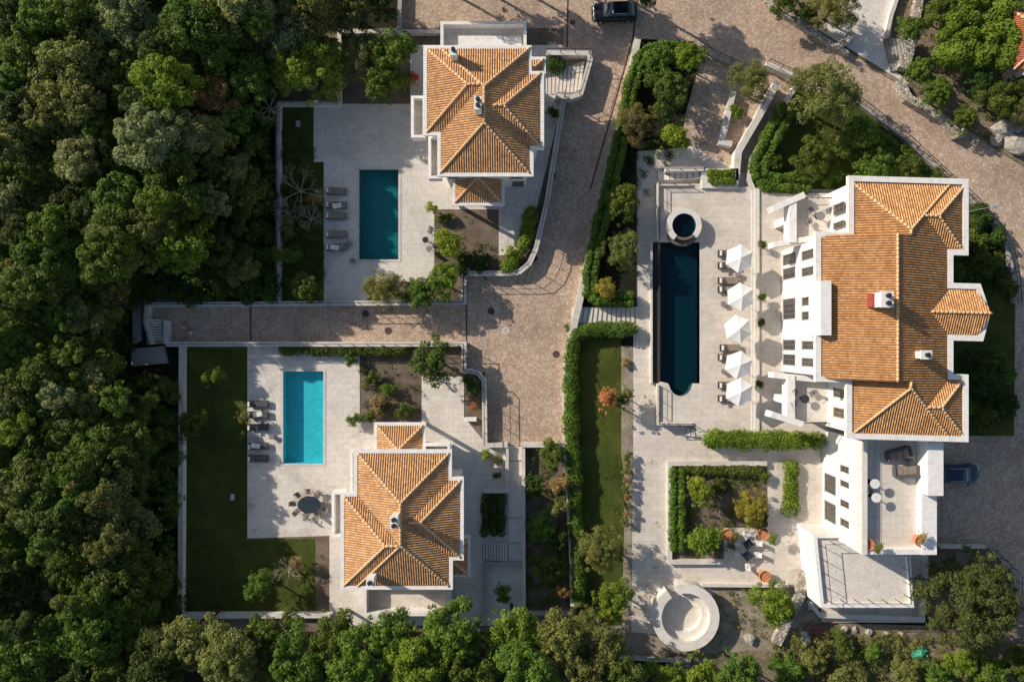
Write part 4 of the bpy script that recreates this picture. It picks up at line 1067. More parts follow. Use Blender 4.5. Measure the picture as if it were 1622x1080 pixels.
tree(958,456,17,2.2,'yellow','small round yellow green bush at the bottom of the hedge garden', kind='ball', cat='shrub', name='shrub', jit=0)
hedge('clipped hedge along the top and left of the long lawn', [(1002,521),(912,521),(906,560),(904,640),(908,740),(914,850),(918,960)], 1.25, 1.4, 'green', smooth=1)
shrub(988,628,17,'olive','pale green shrub right of the coral leaved tree', 2.2, 'small')
shrub(990,575,8,'dry','small dry tuft in the gravel strip beside the long lawn', .6)
for k in range(9): shrub(992+rnd.uniform(-3,3), 722+k*13, 8, rnd.choice(['dry','olive']), f'{ords[k]} tuft from the top in the row of grass tufts right of the long lawn', .9, group='grass tufts along the villa path')
tree(948,866,34,4,'olive','loose olive tree at the lower end of the long lawn', kind='olive', jit=0)
tree(972,946,29,3.6,'bright','bright green rounded tree left of the round stone seat', kind='mid', jit=0)
tree(930,985,28,3.4,'olive','olive tree where the curved wall ends at the bottom', kind='olive', jit=0)
ground_cover('ground_cover', [(915,530),(984,530),(984,960),(915,960)], 'mid', 1.0, .12, .06, seed=5)
# coral tree
tree(961,633,19,3,'coral','small coral leaved tree on the long lawn', jit=0, kind='small')
# villa upper gardens
tree(1187,129,31,4,'olive','olive tree left of the ramps under the road', kind='olive', jit=0)
shrub(1164,178,15,'bright','bright green shrub between the olive tree and the ramp', 1.3)
tree(1303,153,52,6,'olive','large spreading olive tree beside the road above the villa', kind='olive', jit=0)
hedge('thick hedge round the left and bottom of the lawn above the villa', [(1250,172),(1222,220),(1203,262),(1212,288),(1290,290)], 1.9, 1.7, 'green')
hedge('hedge at the road side of the lawn above the villa', [(1350,195),(1410,225),(1465,272)], 1.6, 1.6, 'green')
tree(1283,252,29,3,'mid','round green tree on the lawn above the villa', kind='mid', jit=0)
tree(1352,218,32,3.4,'green','full green tree on the road side of the lawn above the villa', kind='mid', jit=0)
tree(1380,262,30,3,'green','full green tree just above the villa top eave', kind='mid', jit=0)
tree(1430,262,26,2.6,'mid','green shrubby tree between the villa top eave and the road fence', kind='mid', jit=0)
shrub(1480,282,18,'mid','green shrub tucked between the villa top eave and the road fence corner', 1.8)
hedge('short planter hedge beside the hot tub terrace', [(1127,279),(1162,279)], 1.5, .7, 'bright', z0=1.1, smooth=0)
hedge('long clipped hedge along the bottom of the villa terrace', [(1126,697),(1298,699)], 1.45, .9, 'bright', z0=1.0, smooth=0)
hedge('short clipped hedge block beside the square garden', [(1256,742),(1256,810)], 1.35, .9, 'bright', smooth=0)
# east side, in shade
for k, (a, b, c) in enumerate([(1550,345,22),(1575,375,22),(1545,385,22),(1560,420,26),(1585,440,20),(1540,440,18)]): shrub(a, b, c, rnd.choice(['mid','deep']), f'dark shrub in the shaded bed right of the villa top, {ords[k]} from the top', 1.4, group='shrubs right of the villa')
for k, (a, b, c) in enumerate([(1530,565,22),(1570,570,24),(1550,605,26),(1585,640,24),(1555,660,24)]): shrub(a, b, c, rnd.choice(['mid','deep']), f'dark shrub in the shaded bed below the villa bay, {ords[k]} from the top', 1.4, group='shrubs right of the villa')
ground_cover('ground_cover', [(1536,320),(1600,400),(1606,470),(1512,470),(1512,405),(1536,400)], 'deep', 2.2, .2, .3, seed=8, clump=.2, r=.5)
for k, (a, b, c_, e_, l) in enumerate([(1520,430,16,'green','green shrub close to the villa wall above the bay'),(1595,455,16,'mid','shaded shrub by the fence above the bay'),(1530,645,18,'green','shaded green shrub close to the villa wall below the bay'),(1592,590,16,'green','shaded green shrub by the fence below the bay'),
    (1225,262,16,'mid','round shrub in the left corner of the lawn above the villa'),(1315,280,18,'green','green shrub just left of the villa top corner'),(1410,290-14,18,'green','leafy shrub touching the villa top eave'),(1320,235,18,'olive','olive shrub amid the lawn above the villa')]): shrub(a, b, c_, e_, l, 1.5)
# square garden
hedge('bushy hedge along the left of the square planted garden', [(1075,748),(1074,820),(1075,872)], 1.5, 1.2, 'green')
hedge('low leafy hedge along the top of the square planted garden', [(1090,745),(1205,748)], 1.0, .8, 'mid', smooth=0)
tree(1106,775,23,2.6,'lime','yellow green bush in the upper left of the square garden', kind='ball', cat='shrub', name='shrub', jit=0)
tree(1188,803,27,2.4,'yellow','olive yellow bush at the right of the square garden', kind='olive', cat='shrub', name='shrub', jit=0)
tree(1114,852,27,2.6,'bright','large round bright bush at the bottom of the square garden', kind='ball', cat='shrub', name='shrub', jit=0)
shrub(1205,822,15,'deep','small dark bush at the lower right of the square garden', 1.4)
shrub(1140,770,14,'dark','dark low bush near the centre top of the square garden', 1.0)
shrub(1208,757,12,'mid','small green bush in the top right corner of the square garden', .9)
area('square_garden_bed', [(1064,737),(1215,737),(1215,835),(1146,835),(1146,884),(1064,884)], 'soil', .07)
ground_cover('ground_cover', [(1066,740),(1213,740),(1213,830),(1144,880),(1066,880)], 'mid', 3.0, .16, .3, seed=11, clump=.4, r=.4)
tree(1220,955,33,3.4,'bright','bright green tree below the villa patio', kind='mid', jit=0)
shrub(1250,965,16,'olive','olive shrub right of the bright tree below the villa patio', 1.2)
tree(1535,948,68,7.5,(.085,.105,.03),'very large round green tree at the lower right', kind='dense', jit=0)
ground_cover('ground_cover', [(1135,930),(1245,930),(1250,1015),(1120,1020)], 'olive', 2.2, .16, .3, seed=12, clump=.35, r=.3)
# lower right rough ground
for k, (a, b, c, e_) in enumerate([(1290,1040,26,'olive'),(1245,1060,30,'green'),(1330,1020,22,'mid'),(1340,1065,30,'olive'),(1380,1030,18,'green'),(1430,1060,24,'olive'),(1480,1065,26,'green'),(1520,1045,24,'bright'),(1565,1060,30,'green'),(1610,1050,28,'mid')]):
    shrub(a, b, c, e_, f'{tn[e_]} scrub bush on rough ground at lower right, {ords[k]} from the left', 1.8, group='scrub at the lower right', kind='mid' if c > 22 else 'small')
ground_cover('ground_cover', [(1230,1000),(1470,1000),(1622,1020),(1640,1120),(1200,1120)], 'olive', 3.2, .2, .4, seed=13, clump=.35, r=.45)
# upper right
for a, b, c, h_, e_, l in [(1322,12,36,4,'olive','grey olive tree hanging over the foot of the pale stair path'),(1240,5,22,3,'mid','dark tree at the top edge beside the road'),(1275,22,18,2.6,'dark','small dark tree on the stone wall at the top of the road'),
    (1440,45,20,3,'green','small green tree right of the pale stair path'),(1490,20,26,3.4,'mid','green tree at the top edge left of the tall hedge'),(1455,112,22,2.6,'green','green bush tree right of the dry stone pier'),
    (1480,150,26,2.8,'green','full green tree above the dry stone road wall'),(1525,190,20,2.4,'mid','green tree at the right end of the dry stone road wall'),(1505,105,16,2.2,'olive','small olive tree on the dry slope at upper right'),
    (1575,160,28,3,'mid','dark green tree below the tall hedge at upper right'),(1610,175,22,2.8,'olive','olive tree at the right edge above the pale rocks'),(1550,130,22,2.6,'deep','deep green tree under the lower end of the tall hedge'),(1618,140,24,2.6,'dark','dark tree at the right edge below the red roof')]:
    tree(a, b, c, h_, e_, l, jit=.08, kind='olive' if 'olive' in l else 'mid')
hedge('tall broad hedge mass filling the upper right corner', [(1570,-40),(1560,20),(1552,95)], 6.6, 3.2, 'bright', dens=34, ll=.2, lw=.13, smooth=0)
ground_cover('ground_cover', [(1420,-30),(1500,-30),(1500,100),(1622,200),(1560,220),(1450,140)], 'mid', 1.6, .18, .2, seed=15, clump=.35)
ground_cover('ground_cover', [(0,0),(440,0),(440,478),(230,478),(200,600),(285,600),(285,1080),(0,1080)], 'deep', 1.0, .3, 1.1, seed=16, clump=.2, r=1.0, z0=0)
ground_cover('ground_cover', [(215,600),(282,600),(282,1000),(215,1000)], 'mid', 1.6, .26, 1.3, seed=21, clump=.1, r=.8, z0=0)
ground_cover('ground_cover', [(345,120),(434,120),(434,476),(320,476),(320,430),(390,380)], 'mid', .9, .26, 1.0, seed=22, clump=.2, r=.8, z0=0)
ground_cover('ground_cover', [(444,170),(511,260),(511,474),(444,474)], 'dark', 1.5, .16, .35, seed=23, clump=.35, r=.5)
ground_cover('ground_cover', [(300,850),(520,850),(520,970),(300,970)], 'mid', .5, .14, .12, seed=24, clump=.5, r=.4)
ground_cover('ground_cover', [(584,448),(690,448),(690,340),(788,340),(788,430),(730,430),(730,476),(584,476)], 'olive', 1.5, .15, .25, seed=25, clump=.45, r=.35)
ground_cover('ground_cover', [(834,710),(896,710),(903,960),(834,960)], 'mid', 2.2, .17, .4, seed=26, clump=.3, r=.45)
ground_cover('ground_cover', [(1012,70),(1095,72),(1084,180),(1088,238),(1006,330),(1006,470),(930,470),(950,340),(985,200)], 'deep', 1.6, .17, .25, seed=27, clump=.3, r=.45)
ground_cover('ground_cover', [(1240,170),(1470,270),(1340,298),(1215,285)], 'mid', 1.0, .14, .12, seed=28, clump=.4, r=.4)
ground_cover('leaf_litter', [(392,552),(445,552),(445,850),(392,850)], 'brown', .5, .09, .02, seed=29, clump=.5, r=.6)
ground_cover('leaf_litter', [(240,486),(730,486),(730,540),(240,540)], 'brown', .35, .09, .02, seed=30, clump=.5, r=.6, z0=.01)
ground_cover('leaf_litter', [(1004,530),(1040,530),(1040,990),(1004,990)], 'dry', .4, .09, .02, seed=31, clump=.5, r=.6)
# bare branched trees
def bare(px, py, rpx, h, label, seed):
    rr = random.Random(seed); c = W(px, py, h*.6); t = thing('bare_tree', label, 'tree', (c.x, c.y, 0)); m = MB(); tw = MB(); Rm = rpx/PPM
    def br(p, d, L, r, dep):
        q = p+d*L; (m if dep > 1 else tw).tube(p, q, r, r*.6, 5 if dep > 1 else 4, False)
        if dep == 0: return
        for k in range(3 if dep > 1 else 4):
            e_ = (d+Vector((rr.uniform(-.8,.8), rr.uniform(-.8,.8), rr.uniform(-.3,.4)))).normalized(); br(q, e_, L*rr.uniform(.55,.8), r*.55, dep-1)
    m.tube((c.x, c.y, 0), (c.x, c.y, h*.4), .12, .1, 7)
    for k in range(7):
        a = 2*math.pi*k/7+rr.random()*.5; br(Vector((c.x, c.y, h*.4)), Vector((math.cos(a), math.sin(a), .45)).normalized(), Rm*.42, .055, 4)
    m.build('trunk', M['bark_pale'], t); tw.build('twigs', M['bark_pale'], t)
bare(473, 300, 38, 3.4, 'bare pale branched tree over the middle of the upper lawn', 4)
bare(452, 335, 22, 2.6, 'smaller bare twiggy tree left over the upper lawn wall', 9)
bare(492, 345, 20, 2.2, 'small bare twiggy bush at the paving edge of the upper lawn', 12)
bare(455, 905, 22, 2.0, 'bare pale branches lying low over the bottom of the lower lawn', 15)
bare(420, 165, 26, 6.5, 'grey dead branched tree at the right edge of the wood beside the upper lawn corner', 31)
bare(300, 60, 30, 8.0, 'grey dead branched tree poking from the top of the left wood', 33)
bare(90, 820, 30, 8.0, 'grey dead branched tree poking from the lower part of the left wood', 35)
bare(165, 470, 40, 4.0, 'bare dark branched tree in the clearing of the left wood above the lane end', 17)

# ------------------------------------------------------------ furniture
def lounger_proto(label, fab, group):
    t = thing('sun_lounger', label, 'sun lounger', (0, 0, 0), group)      # head towards -x
    m = MB(); m.obox((0, 0), 1.0, .34, .24, .3)
    m.build('frame', M['metal'], t)
    for sx in (-.85, .85):
        for sy in (-.28, .28): MB().obox((sx, sy), .03, .03, 0, .24).build('leg', M['metal'], t)
    MB().obox((.32, 0), .66, .31, .305, .39, 0, .03).build('mattress', M[fab], t)
    m = MB(); m.add([(-.36,-.31,.33),(-.36,.31,.33),(-.98,.31,.62),(-.98,-.31,.62),(-.33,-.31,.41),(-.33,.31,.41),(-.95,.31,.7),(-.95,-.31,.7)],
                    [(4,5,6,7),(3,2,1,0),(0,1,5,4),(1,2,6,5),(2,3,7,6),(3,0,4,7)]); m.build('backrest', M[fab], t)
    MB().obox((-.8, 0), .1, .24, .63, .72, 0, .03).build('pillow', M['towel'], t)
    return t
pr = lounger_proto('', 'fabric_grey', 'loungers beside the teal pool')
for k, yy in enumerate((304, 326, 343, 372, 392)):
    c = W(534, yy); place(pr, c.x, c.y, .05, R(rnd.uniform(-3, 3)), f'grey brown sun lounger left of the teal pool, {ords[k]} from the top of five')
pr2 = lounger_proto('', 'fabric_dark', 'loungers beside the turquoise pool')
for k, yy in enumerate((639, 656, 676, 706, 725)):
    c = W(411, yy); place(pr2, c.x, c.y, .05, R(rnd.uniform(-3, 3)), f'charcoal sun lounger left of the turquoise pool, {ords[k]} from the top of five')
pr3 = lounger_proto('', 'fabric_grey', 'loungers under the white parasols')
for k, (xx, yy) in enumerate(((1153,402),(1153,421),(1153,445),(1153,459),(1156,551),(1153,566),(1153,610),(1153,631))):
    c = W(xx, yy, 1.2); place(pr3, c.x, c.y, TZ, 0, f'grey sun lounger on the villa terrace, {ords[k]} from the top of the parasol row')
def side_table():
    t = thing('side_table', '', 'side table', (0,0,0), 'small square side tables'); MB().obox((0,0), .23, .23, .38, .42).build('table_top', M['wicker'], t)
    m = MB(); m.obox((0,0), .17, .17, 0, .38); m.build('base', M['wicker'], t); return t
st = side_table()
for a, b, z, l in ((558,413,.05,'square grey side table below the left corner of the teal pool'),(552,385,.05,'grey side table between the loungers of the teal pool'),(430,692,.05,'grey side table between the loungers of the turquoise pool'),
                   (1169,434,TZ,'small table between the upper two parasols'),(1146,481,TZ,'small pale table beside the second parasol'),(1147,588,TZ,'small pale table left of the fourth parasol')):
    c = W(a, b, z+.4); place(st, c.x, c.y, z, 0, l)
def parasol():
    t = thing('parasol', '', 'parasol', (0,0,0), 'white parasols on the villa terrace')
    MB().obox((0,0), .3, .3, 0, .08, 0, .02).build('base', M['steel'], t)
    MB().tube((0,0,.08), (0,0,2.85), .03, .025, 10).build('pole', M['wood'], t)
    h = 1.36; z = 2.3; m = MB(); K = 6
    pts = [(h*math.cos(math.pi*i/3), h*math.sin(math.pi*i/3), z) for i in range(K)]; N = 6
    for i in range(K):          # slightly sagging panels
        a = Vector(pts[i]); b = Vector(pts[(i+1) % K]); top = Vector((0, 0, 2.85)); ring = []
        for r_ in range(N+1):
            f = r_/N; p0 = top.lerp(a, f); p1 = top.lerp(b, f); rowp = []
            for q in range(N+1):
                gq = q/N; p = p0.lerp(p1, gq); p.z -= .035*f*math.sin(math.pi*gq); rowp.append(p)
            ring.append(rowp)
        vs = [p for r0 in ring for p in r0]
        fs = [(r_*(N+1)+q, (r_+1)*(N+1)+q, (r_+1)*(N+1)+q+1, r_*(N+1)+q+1) for r_ in range(N) for q in range(N)]
        m.add(vs, fs)
    c = m.build('canopy', M['fabric_white'], t, False)
    v = MB()
    for i in range(K): a = Vector(pts[i]); b = Vector(pts[(i+1) % K]); v.add([a, b, b+Vector((0,0,-.16)), a+Vector((0,0,-.16))], [(0,1,2,3)])
    v.build('valance', M['fabric_white'], c); MB().lathe((0,0,2.85), [(.04,0),(.05,.06),(.01,.1)], 8).build('finial', M['wood'], c)
    m = MB()
    for p in pts: m.tube((0,0,2.8), (p[0]*.98,p[1]*.98,p[2]-.03), .012, .01, 5)
    m.build('ribs', M['wood'], c)
    return t
pa = parasol()
for k, (a, b, r_) in enumerate(((1172,409,24),(1174,470,32),(1170,521,40),(1171,578,20),(1172,621,26))):
    c = W(a, b, TZ+2.4); place(pa, c.x, c.y, TZ, R(r_), f'white parasol on the villa terrace, {ords[k]} from the top of five')
def potted(fol='ball', tint='green', pot='terracotta', pr_=.22, fr=.42, label='', group=None, cat='potted plant'):
    t = thing('potted_plant', label, cat, (0,0,0), group)
    MB().lathe((0,0,0), [(pr_*.72,0),(pr_*.95,pr_*1.2),(pr_*1.1,pr_*1.25),(pr_*1.1,pr_*1.5),(pr_*.95,pr_*1.5),(pr_*.9,pr_*1.3)], 20).build('pot', M[pot], t)
    cr = bpy.data.objects.new('foliage', CR[fol][0]); COL.objects.link(cr); cr.parent = t; s = fr/NR[fol]; cr.scale = (s,s,s); cr.location = (0,0,pr_*1.5+fr*.8); cr.color = (*G[tint], 1)
    m = MB(); m.tube((0,0,pr_*1.2), (0,0,pr_*1.5+fr*.6), .03, .02, 6); m.build('stem', M['bark'], t)
    return t
pb = potted('ball', 'mid', 'wicker', .17, .46, '', 'round topiary pots between the parasols and the villa')
for k, (a, b) in enumerate(((1207,387),(1207,470),(1206,511),(1203,608))):
    c = W(a, b, TZ+.7); place(pb, c.x, c.y, TZ, k, f'clipped round topiary in a pot before the villa, {ords[k]} from the top of four')
for a, b, z, tint, dx, dy, l in ((1152,846,0.06,'olive',.55,.0,'terracotta pot with an olive bush beside the square garden corner'),(1209,845,.06,'bright',.7,-.3,'terracotta pot with a green bush at the top of the villa patio'),
    (1211,912,.06,'olive',.5,-.45,'terracotta pot with an olive bush at the bottom of the villa patio'),(1374,862,TZ2,'olive',.55,-.1,'terracotta pot in the lower left corner of the roof terrace'),(1458,856,TZ2,'dry',-.3,.4,'terracotta pot in the lower right corner of the roof terrace')):
    t = potted('small', tint, 'terracotta', .52, .62, l); c = W(a, b, z+.6); t.location = (c.x, c.y, z)
    for chd in t.children:
        if chd.name.startswith('foliage'): chd.location = (dx, dy, 1.25)
        if chd.name.startswith('stem'): chd.rotation_euler = (-dy*.9, dx*.9, 0)
def chair(group, mat='wicker'):
    t = thing('garden_chair', '', 'chair', (0,0,0), group)        # faces +x
    MB().obox((0,0), .24, .24, .4, .47, 0, .02).build('seat', M[mat], t)
    m = MB(); m.add([(-.22,-.22,.47),(-.22,.22,.47),(-.34,.24,.86),(-.34,-.24,.86),(-.26,-.22,.47),(-.26,.22,.47),(-.38,.24,.86),(-.38,-.24,.86)], [(0,1,2,3),(7,6,5,4),(0,4,5,1),(1,5,6,2),(2,6,7,3),(3,7,4,0)]); m.build('backrest', M[mat], t)
    for sx in (-.2,.2):
        for sy in (-.2,.2): MB().tube((sx,sy,0),(sx,sy,.41), .018, .018, 6).build('leg', M['metal'], t)
    for sy in (-.25,.25): MB().obox((-.04,sy), .2, .022, .62, .65).build('armrest', M[mat], t)
    return t
def round_table(label, r, mat, z=0, h=.74, group=None, oval=1.0):
    t = thing('round_table', label, 'table', (0,0,0), group); m = MB(); m.lathe((0,0,h-.04), [(r,0),(r,.04)], 32)
    if oval != 1: m.v = [(a*oval, b, c) for a, b, c in m.v]
    m.build('table_top', M[mat], t); MB().lathe((0,0,0), [(r*.5,0),(r*.45,.05),(.06,.08),(.05,h-.04)], 16).build('pedestal', M['metal'], t); return t
chd_d = chair('chairs round the dark dining table', 'fabric_grey')
c = W(490,799,.7); t = round_table('large dark oval dining table on the lower terrace', .85, 'table_dark', oval=1.35); t.location = (c.x, c.y, .05)
for k in range(9):
    a = 2*math.pi*k/9+.3; place(chd_d, c.x+1.6*math.cos(a), c.y+1.22*math.sin(a), .05, a+math.pi+rnd.uniform(-.15,.15), f'grey chair at the dark oval dining table, {ords[k]} counter clockwise from its right side')
ch2 = chair('chairs beside the small round table', 'wicker')
c = W(674,380,.5); t = round_table('small round dark table right of the teal pool', .3, 'table_dark', h=.55); t.location = (c.x, c.y, .05)
for k, (a, b, r_) in enumerate(((682,366,-115),(680,394,115))):
    c = W(a, b, .4); place(ch2, c.x, c.y, .05, R(r_), 'grey chair %s the small round dark table' % ('above' if k == 0 else 'below'))
# villa patio, two square tables with chairs
def sq_table(label, hx, mat='table_dark'):
    t = thing('square_table', label, 'table', (0,0,0)); MB().obox((0,0), hx, hx, .7, .74).build('table_top', M[mat], t)
    for sx in (-1,1):
        for sy in (-1,1): MB().obox((sx*(hx-.06),sy*(hx-.06)), .03, .03, 0, .7).build('leg', M['metal'], t)
    return t
ch3 = chair('chairs on the villa patio', 'towel')
for j, (a, b) in enumerate(((1185,861),(1184,879))):
    c = W(a, b, .7); t = sq_table(('upper' if j == 0 else 'lower')+' of the two dark square tables on the villa patio', .42); t.location = (c.x, c.y, .06); t.rotation_euler = (0,0,R(40))
    for k, an in enumerate((0, 180) if j else (180, 0)):
        place(ch3, c.x+.95*math.cos(R(an)), c.y+.95*math.sin(R(an)), .06, R(an+180), f"pale chair {'right' if an==0 else 'left'} of the {'upper' if j==0 else 'lower'} dark square patio table")
for a, b, r_, l in ((1181,845,-90,'pale chair above the upper dark square patio table'),(1192,846,-100,'second pale chair above the upper dark square patio table, to the right'),(1184,896,90,'pale chair below the lower dark square patio table')):
    c = W(a, b, .5); place(ch3, c.x, c.y, .06, R(r_), l)
# balcony sets
ch4 = chair('chairs on the villa balconies', 'wicker')
for (tx, ty, nm) in ((1300,342,'upper'),(1275,632,'lower')):
    z = 4.9; c = W(tx, ty, z+.7); t = round_table(f'round table on the {nm} villa balcony', .4, 'table_dark' if nm == 'lower' else 'wicker'); t.location = (c.x, c.y, z)
    for k, (dx, dy, an, l) in enumerate(((-.8,.6,-40,'upper left'),(-.9,-.4,20,'lower left'),(.8,.5,210,'upper right'))):
        place(ch4, c.x+dx, c.y+dy, z, R(an), f'grey chair at the {l} of the table on the {nm} villa balcony')
# roof terrace: two round bar tables, stools, sofas
for a, b, l in ((1386,766,'upper of the two small white round tables on the roof terrace'),(1388,788,'lower of the two small white round tables on the roof terrace')):
    c = W(a, b, TZ2+1); t = round_table(l, .42, 'towel', h=1.05); t.location = (c.x, c.y, TZ2)
ch5 = chair('chairs on the roof terrace', 'wicker')
c = W(1379,777,TZ2+.5); place(ch5, c.x, c.y, TZ2, 0, 'grey chair between the two white round tables on the roof terrace')
def sofa(label):
    t = thing('outdoor_sofa', label, 'sofa', (0,0,0), 'sofas on the roof terrace')
    MB().obox((0,0), .95, .42, .1, .36, 0, .03).build('base', M['fabric_dark'], t); 
    for k in (-.6, 0, .6): MB().obox((k,-.04), .29, .36, .37, .5, 0, .04).build('cushion', M['fabric_grey'], t)
    MB().obox((0,.42), .95, .1, .1, .75, 0, .03).build('backrest', M['fabric_dark'], t)
    for s in (-1,1): MB().obox((s*1.03,0), .09, .44, .1, .58, 0, .03).build('armrest', M['fabric_dark'], t)
    return t
sf = sofa('')
for a, b, r_, l in ((1424,719,15,'dark outdoor sofa in the shade at the top of the roof terrace'),(1436,746,185,'dark outdoor sofa below the first one on the roof terrace')):
    c = W(a, b, TZ2+.4); place(sf, c.x, c.y, TZ2, R(r_), l)
c = W(1441,733,TZ2+.4); t = sq_table('low dark square table between the two outdoor sofas', .35); t.location = (c.x, c.y, TZ2); t.scale = (1,1,.55)
# mower-like robot and stool pieces on lawns
for a, b, l in ((368,787,'white metal garden cart standing on the dark lower lawn beside the paving'),(472,196,'pale metal garden stand on the shaded upper lawn')):
    c = W(a, b, .4); t = thing('garden_stand', l, 'stand', (c.x, c.y, .04)); m = MB(); m.obox((c.x,c.y), .2, .3, .35, .4); m.build('tray', M['steel'], t)
    m = MB()
    for sx in (-.28,.28):
        for sy in (-.25,.25): MB().tube((c.x+sx*.6,c.y+sy,.04),(c.x+sx*.6,c.y+sy,.6), .025, .025, 6).build('leg', M['steel'], t)
# planter bench (white box) left of court wall
c = W(746,664,.5); t = thing('stone_bench', 'white stone bench in the narrow bed left of the court wall', 'bench', (c.x, c.y, .05))
MB().obox((c.x,c.y), .55, .22, .4, .5, 0, .02).build('seat', M['plaster'], t)
for s in (-.4,.4): MB().obox((c.x+s,c.y), .08, .18, .05, .4).build('leg', M['plaster'], t)
# planter wall beside the hot tub terrace
t = thing('planter_box', 'white planter box holding the short hedge beside the hot tub terrace', 'planter', W(1145,281)); m = MB()
m.prism(ccw(P([(1112,267),(1170,267),(1170,298),(1112,298)], 1.3)), .06, 1.3, [ccw(P([(1122,270),(1166,270),(1166,290),(1122,290)], 1.3))]); m.build('box', M['cream_plaster'], t)
m = MB(); m.sheet(ccw(P([(1122,270),(1166,270),(1166,290),(1122,290)], 1.3)), 1.12); m.build('soil', M['soil'], t)
for a, b, r_, l in ((534,326,10,'rumpled white towel on the second lounger left of the teal pool'),(530,392,-8,'white towel on the lowest lounger left of the teal pool'),(408,656,12,'white towel on the second lounger left of the turquoise pool'),(405,706,-10,'white towel on the fourth lounger left of the turquoise pool')):
    c = W(a, b, .5); t = MB(); ar = R(r_); n = 6; vs = []
    for i in range(n+1):
        for j in range(n+1):
            x, y = -.42+.84*i/n, -.24+.48*j/n; vs.append((c.x+x*math.cos(ar)-y*math.sin(ar), c.y+x*math.sin(ar)+y*math.cos(ar), .05+.415+.03*abs(math.sin(i*1.9+j*1.3))+(.0 if i > 1 else .09*(2-i))))
    t.add(vs, [(i*(n+1)+j, (i+1)*(n+1)+j, (i+1)*(n+1)+j+1, i*(n+1)+j+1) for i in range(n) for j in range(n)]); tag(t.build('towel', M['towel']), l, 'towel')
# manholes
for a, b, l in ((579,497,'round dark manhole in the lane below the upper terrace'),(615,524,'round dark manhole in the lane near its lower wall'),(778,493,'round dark manhole in the corner of the court'),(801,524,'round pale manhole in the middle of the court'),
                (907,36,'small square brown cover in the street above the upper house'),(867,175,'round dark manhole in the street beside the stair'),(875,278,'round dark manhole in the shaded street'),(881,561,'round brown manhole near the curved wall in the court'),(846,409,'round dark manhole at the bend of the street wall')):
    c = W(a, b, 0); t = thing('manhole_cover', l, 'manhole cover', (c.x, c.y, 0)); r_ = .36
    m = MB(); (m.obox((c.x,c.y), .22, .2, .002, .014) if 'square' in l else m.lathe((c.x,c.y,.002), [(r_,0),(r_,.012)], 24)); m.build('lid', M['iron'] if 'pale' not in l else M['gravel'], t)
    m = MB()
    if 'square' not in l:
        for k in range(-2,3): m.obox((c.x,c.y+k*.1), .2, .015, .0145, .02)
        m.build('ribs', M['iron'], t)
# small succulent by curved wall
shrub(899,520,7,'grey','small grey green agave beside the curved wall in the court', .6)
# cars
def car(label, paint, L=4.45, Wd=1.82, H=1.5):
    t = thing('parked_car', label, 'car', (0,0,0)); n = 24        # nose at -x
    def loft(secs, name, mat, parent, smooth=True):
        m = MB(); rings = []
        for x, hw, zb, zt, p in secs:
            ring = []
            for i in range(n):
                a = 2*math.pi*i/n; ca, sa = math.cos(a), math.sin(a)
                ring.append((x, hw*math.copysign(abs(ca)**(2/p), ca), (zb+zt)/2+(zt-zb)/2*math.copysign(abs(sa)**(2/p), sa)))
            rings.append(ring)
        vs = sum(rings, []); fs = []
        for k in range(len(rings)-1):
            for i in range(n): j = (i+1) % n; fs.append((k*n+i, (k+1)*n+i, (k+1)*n+j, k*n+j))
        fs.append(tuple(range(n))); fs.append(tuple((len(rings)-1)*n+n-1-i for i in range(n))); m.add(vs, fs)
        return m.build(name, mat, parent, smooth)
    h = L/2; w2 = Wd/2
    b = loft([(-h,.62,.35,.6,4),(-h+.08,w2*.86,.28,.72,4),(-h+.35,w2*.95,.22,.84,5),(-h+1.1,w2,.2,.96,5),(-.6,w2,.2,1.0,5),(.8,w2,.2,1.0,5),(h-.5,w2*.97,.22,1.0,5),(h-.1,w2*.9,.28,.95,4),(h,.7*w2,.38,.85,4)], 'body', M[paint], t)
    loft([(-h+1.05,w2*.74,.9,.98,3),(-h+1.6,w2*.8,.9,1.32,4),(-h+1.95,w2*.78,.9,1.43,5),(.4,w2*.78,.9,1.46,5),(h-.95,w2*.76,.9,1.42,5),(h-.4,w2*.74,.9,1.12,4),(h-.3,w2*.7,.9,1.0,3)], 'cabin_glass', M['car_glass'], t)
    r_ = loft([(-h+1.85,w2*.66,1.38,1.44,4),(-h+2.1,w2*.7,1.4,H-.02,5),(.4,w2*.71,1.4,H,5),(h-1.05,w2*.69,1.38,H-.03,5),(h-.8,w2*.64,1.33,1.4,4)], 'roof_panel', M[paint], t)
    for s in (-1,1): m = MB(); m.tube((-.2,s*w2*.66,H-.0),(h-1.1,s*w2*.66,H-.02), .02, .02, 6); m.build('roof_rail', M['steel'], r_)
    for s in (-1,1):
        m = MB(); m.obox((-h+1.35, s*(w2+.09)), .08, .11, .95, 1.08, 0, .02); m.build('mirror', M[paint], t)
        m = MB(); m.obox((-h+.22, s*w2*.68), .12, .18, .62, .78, s*.25, .03); m.build('headlight', M['lamp_lens'], t)
        m = MB(); m.obox((h-.1, s*w2*.74), .06, .14, .7, .9, 0, .02); m.build('tail_light', M['red_lens'], t)
        for x in (-h+.85, h-.85):
            m = MB(); m.tube((x, s*(w2-.24), .33), (x, s*(w2-.01), .33), .33, .33, 20); wh = m.build('wheel', M['rubber'], t)
            m = MB(); m.tube((x, s*(w2-.02), .33), (x, s*(w2+.005), .33), .2, .18, 14); m.build('rim', M['steel'], wh)
    return t
t = car('black car parked at the top edge in the street', 'paint_black'); c = W(974,17,.9); t.location = (c.x, c.y, .001); t.rotation_euler = (0,0,R(2))
t = car('dark slate car parked in the shade right of the roof terrace wing', 'paint_blue'); c = W(1519,751,1.0); t.location = (c.x, c.y, .055); t.rotation_euler = (0,0,R(180))
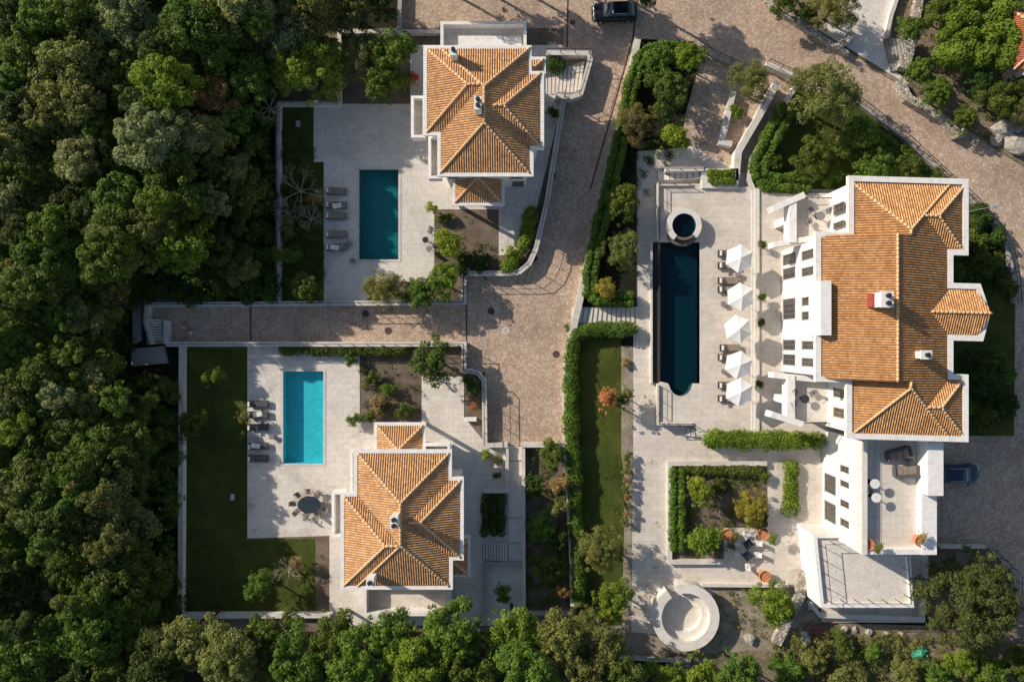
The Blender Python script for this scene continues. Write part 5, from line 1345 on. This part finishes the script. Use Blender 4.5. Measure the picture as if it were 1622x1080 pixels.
# street lamp
c = W(1573,328,5.0); b0 = XY(1535,331,3); t = thing('street_lamp', 'slim street lamp with an arm over the road right of the villa', 'street lamp', (c.x-1.7, c.y-.3, 0))
MB().tube((c.x-1.7,c.y-.3,0),(c.x-1.7,c.y-.3,5.0), .06, .045, 10).build('pole', M['steel'], t)
MB().tube((c.x-1.7,c.y-.3,4.95),(c.x,c.y,5.1), .035, .03, 8).build('arm', M['steel'], t)
m = MB(); m.obox((c.x+.1,c.y), .28, .12, 5.02, 5.12, .1, .03); m.build('lamp_head', M['steel'], t)
# rocks
def rock(px, py, r_, label, z=.05):
    c = W(px, py, r_*.5); bm = bmesh.new(); bmesh.ops.create_icosphere(bm, subdivisions=2, radius=r_); rr = random.Random(int(px*3+py))
    from mathutils import noise as mn
    for v in bm.verts:
        k = 1+.45*mn.noise(v.co/r_*1.3+Vector((px, py, 0))); v.co = Vector((v.co.x*k*1.15, v.co.y*k*.9, v.co.z*k*.65))
    me = bpy.data.meshes.new('boulder'); bm.to_mesh(me); bm.free(); me.materials.append(M['rock']); o = bpy.data.objects.new('boulder', me); COL.objects.link(o)
    o.location = (c.x, c.y, z+r_*.3); o.rotation_euler = (0,0,rr.random()*6); tag(o, label, 'rock'); return o
rock(180,541,.6,'pale boulder in the clearing of the left wood'); rock(1188,1012,.55,'squarish white boulder in the rubble garden'); rock(1146,1025,.3,'small white stone below the rubble garden')
rock(1590,205,1.0,'large pale rock at the right edge above the road bend'); rock(1612,228,1.1,'flat pale rock at the right edge beside the road bend'); rock(1578,222,.6,'smaller rock left of the flat pale rocks at the right edge')
rock(1522,208,.7,'white rock at the end of the dry stone road wall'); rock(1610,200,.7,'upper pale rock touching the right edge'); rock(1275,1012,.7,'tan boulder below the stair of the gravel roof block')
rock(390,458,.35,'small pale rock above the lane wall, left of the upper lawn'); rock(410,465,.25,'tiny pale rock above the lane wall beside the lawn wall'); rock(600,1,.3,'small stone at the top edge')
for k in range(5): rock(1335+k*22+rnd.uniform(-5,5), 1000+rnd.uniform(-6,8), rnd.uniform(.2,.4), f'rubble stone under the footpath wall of the gravel block, {ords[k]} from the left')
# net and red timber
c = W(1458,1035,.5); V, F = None, None
m = MB(); n = 12; rr = random.Random(5)
gv = [(c.x-.75+1.5*i/n+rr.uniform(-.06,.06), c.y-.6+1.2*j/n+rr.uniform(-.06,.06), .2+.55*math.exp(-((i-6)**2+(j-6)**2)/14)+rr.uniform(0,.14)) for i in range(n+1) for j in range(n+1)]
m.add(gv, [(i*(n+1)+j, (i+1)*(n+1)+j, (i+1)*(n+1)+j+1, i*(n+1)+j+1) for i in range(n) for j in range(n)]); tag(m.build('plastic_net', M['net']), 'crumpled turquoise green net on the rough ground at the lower right', 'net')
t = thing('timber_pile', 'scattered red timber below the stair of the gravel roof block', 'timber', W(1300,1000)); 
for k in range(7):
    a = W(1290+rnd.uniform(-12,30), 995+rnd.uniform(-10,16), .2); an = rnd.uniform(-1,1); m = MB(); m.obox((a.x,a.y), .7, .05, .12+.05*k, .16+.05*k, an); m.build('plank', M['red_paint'], t)
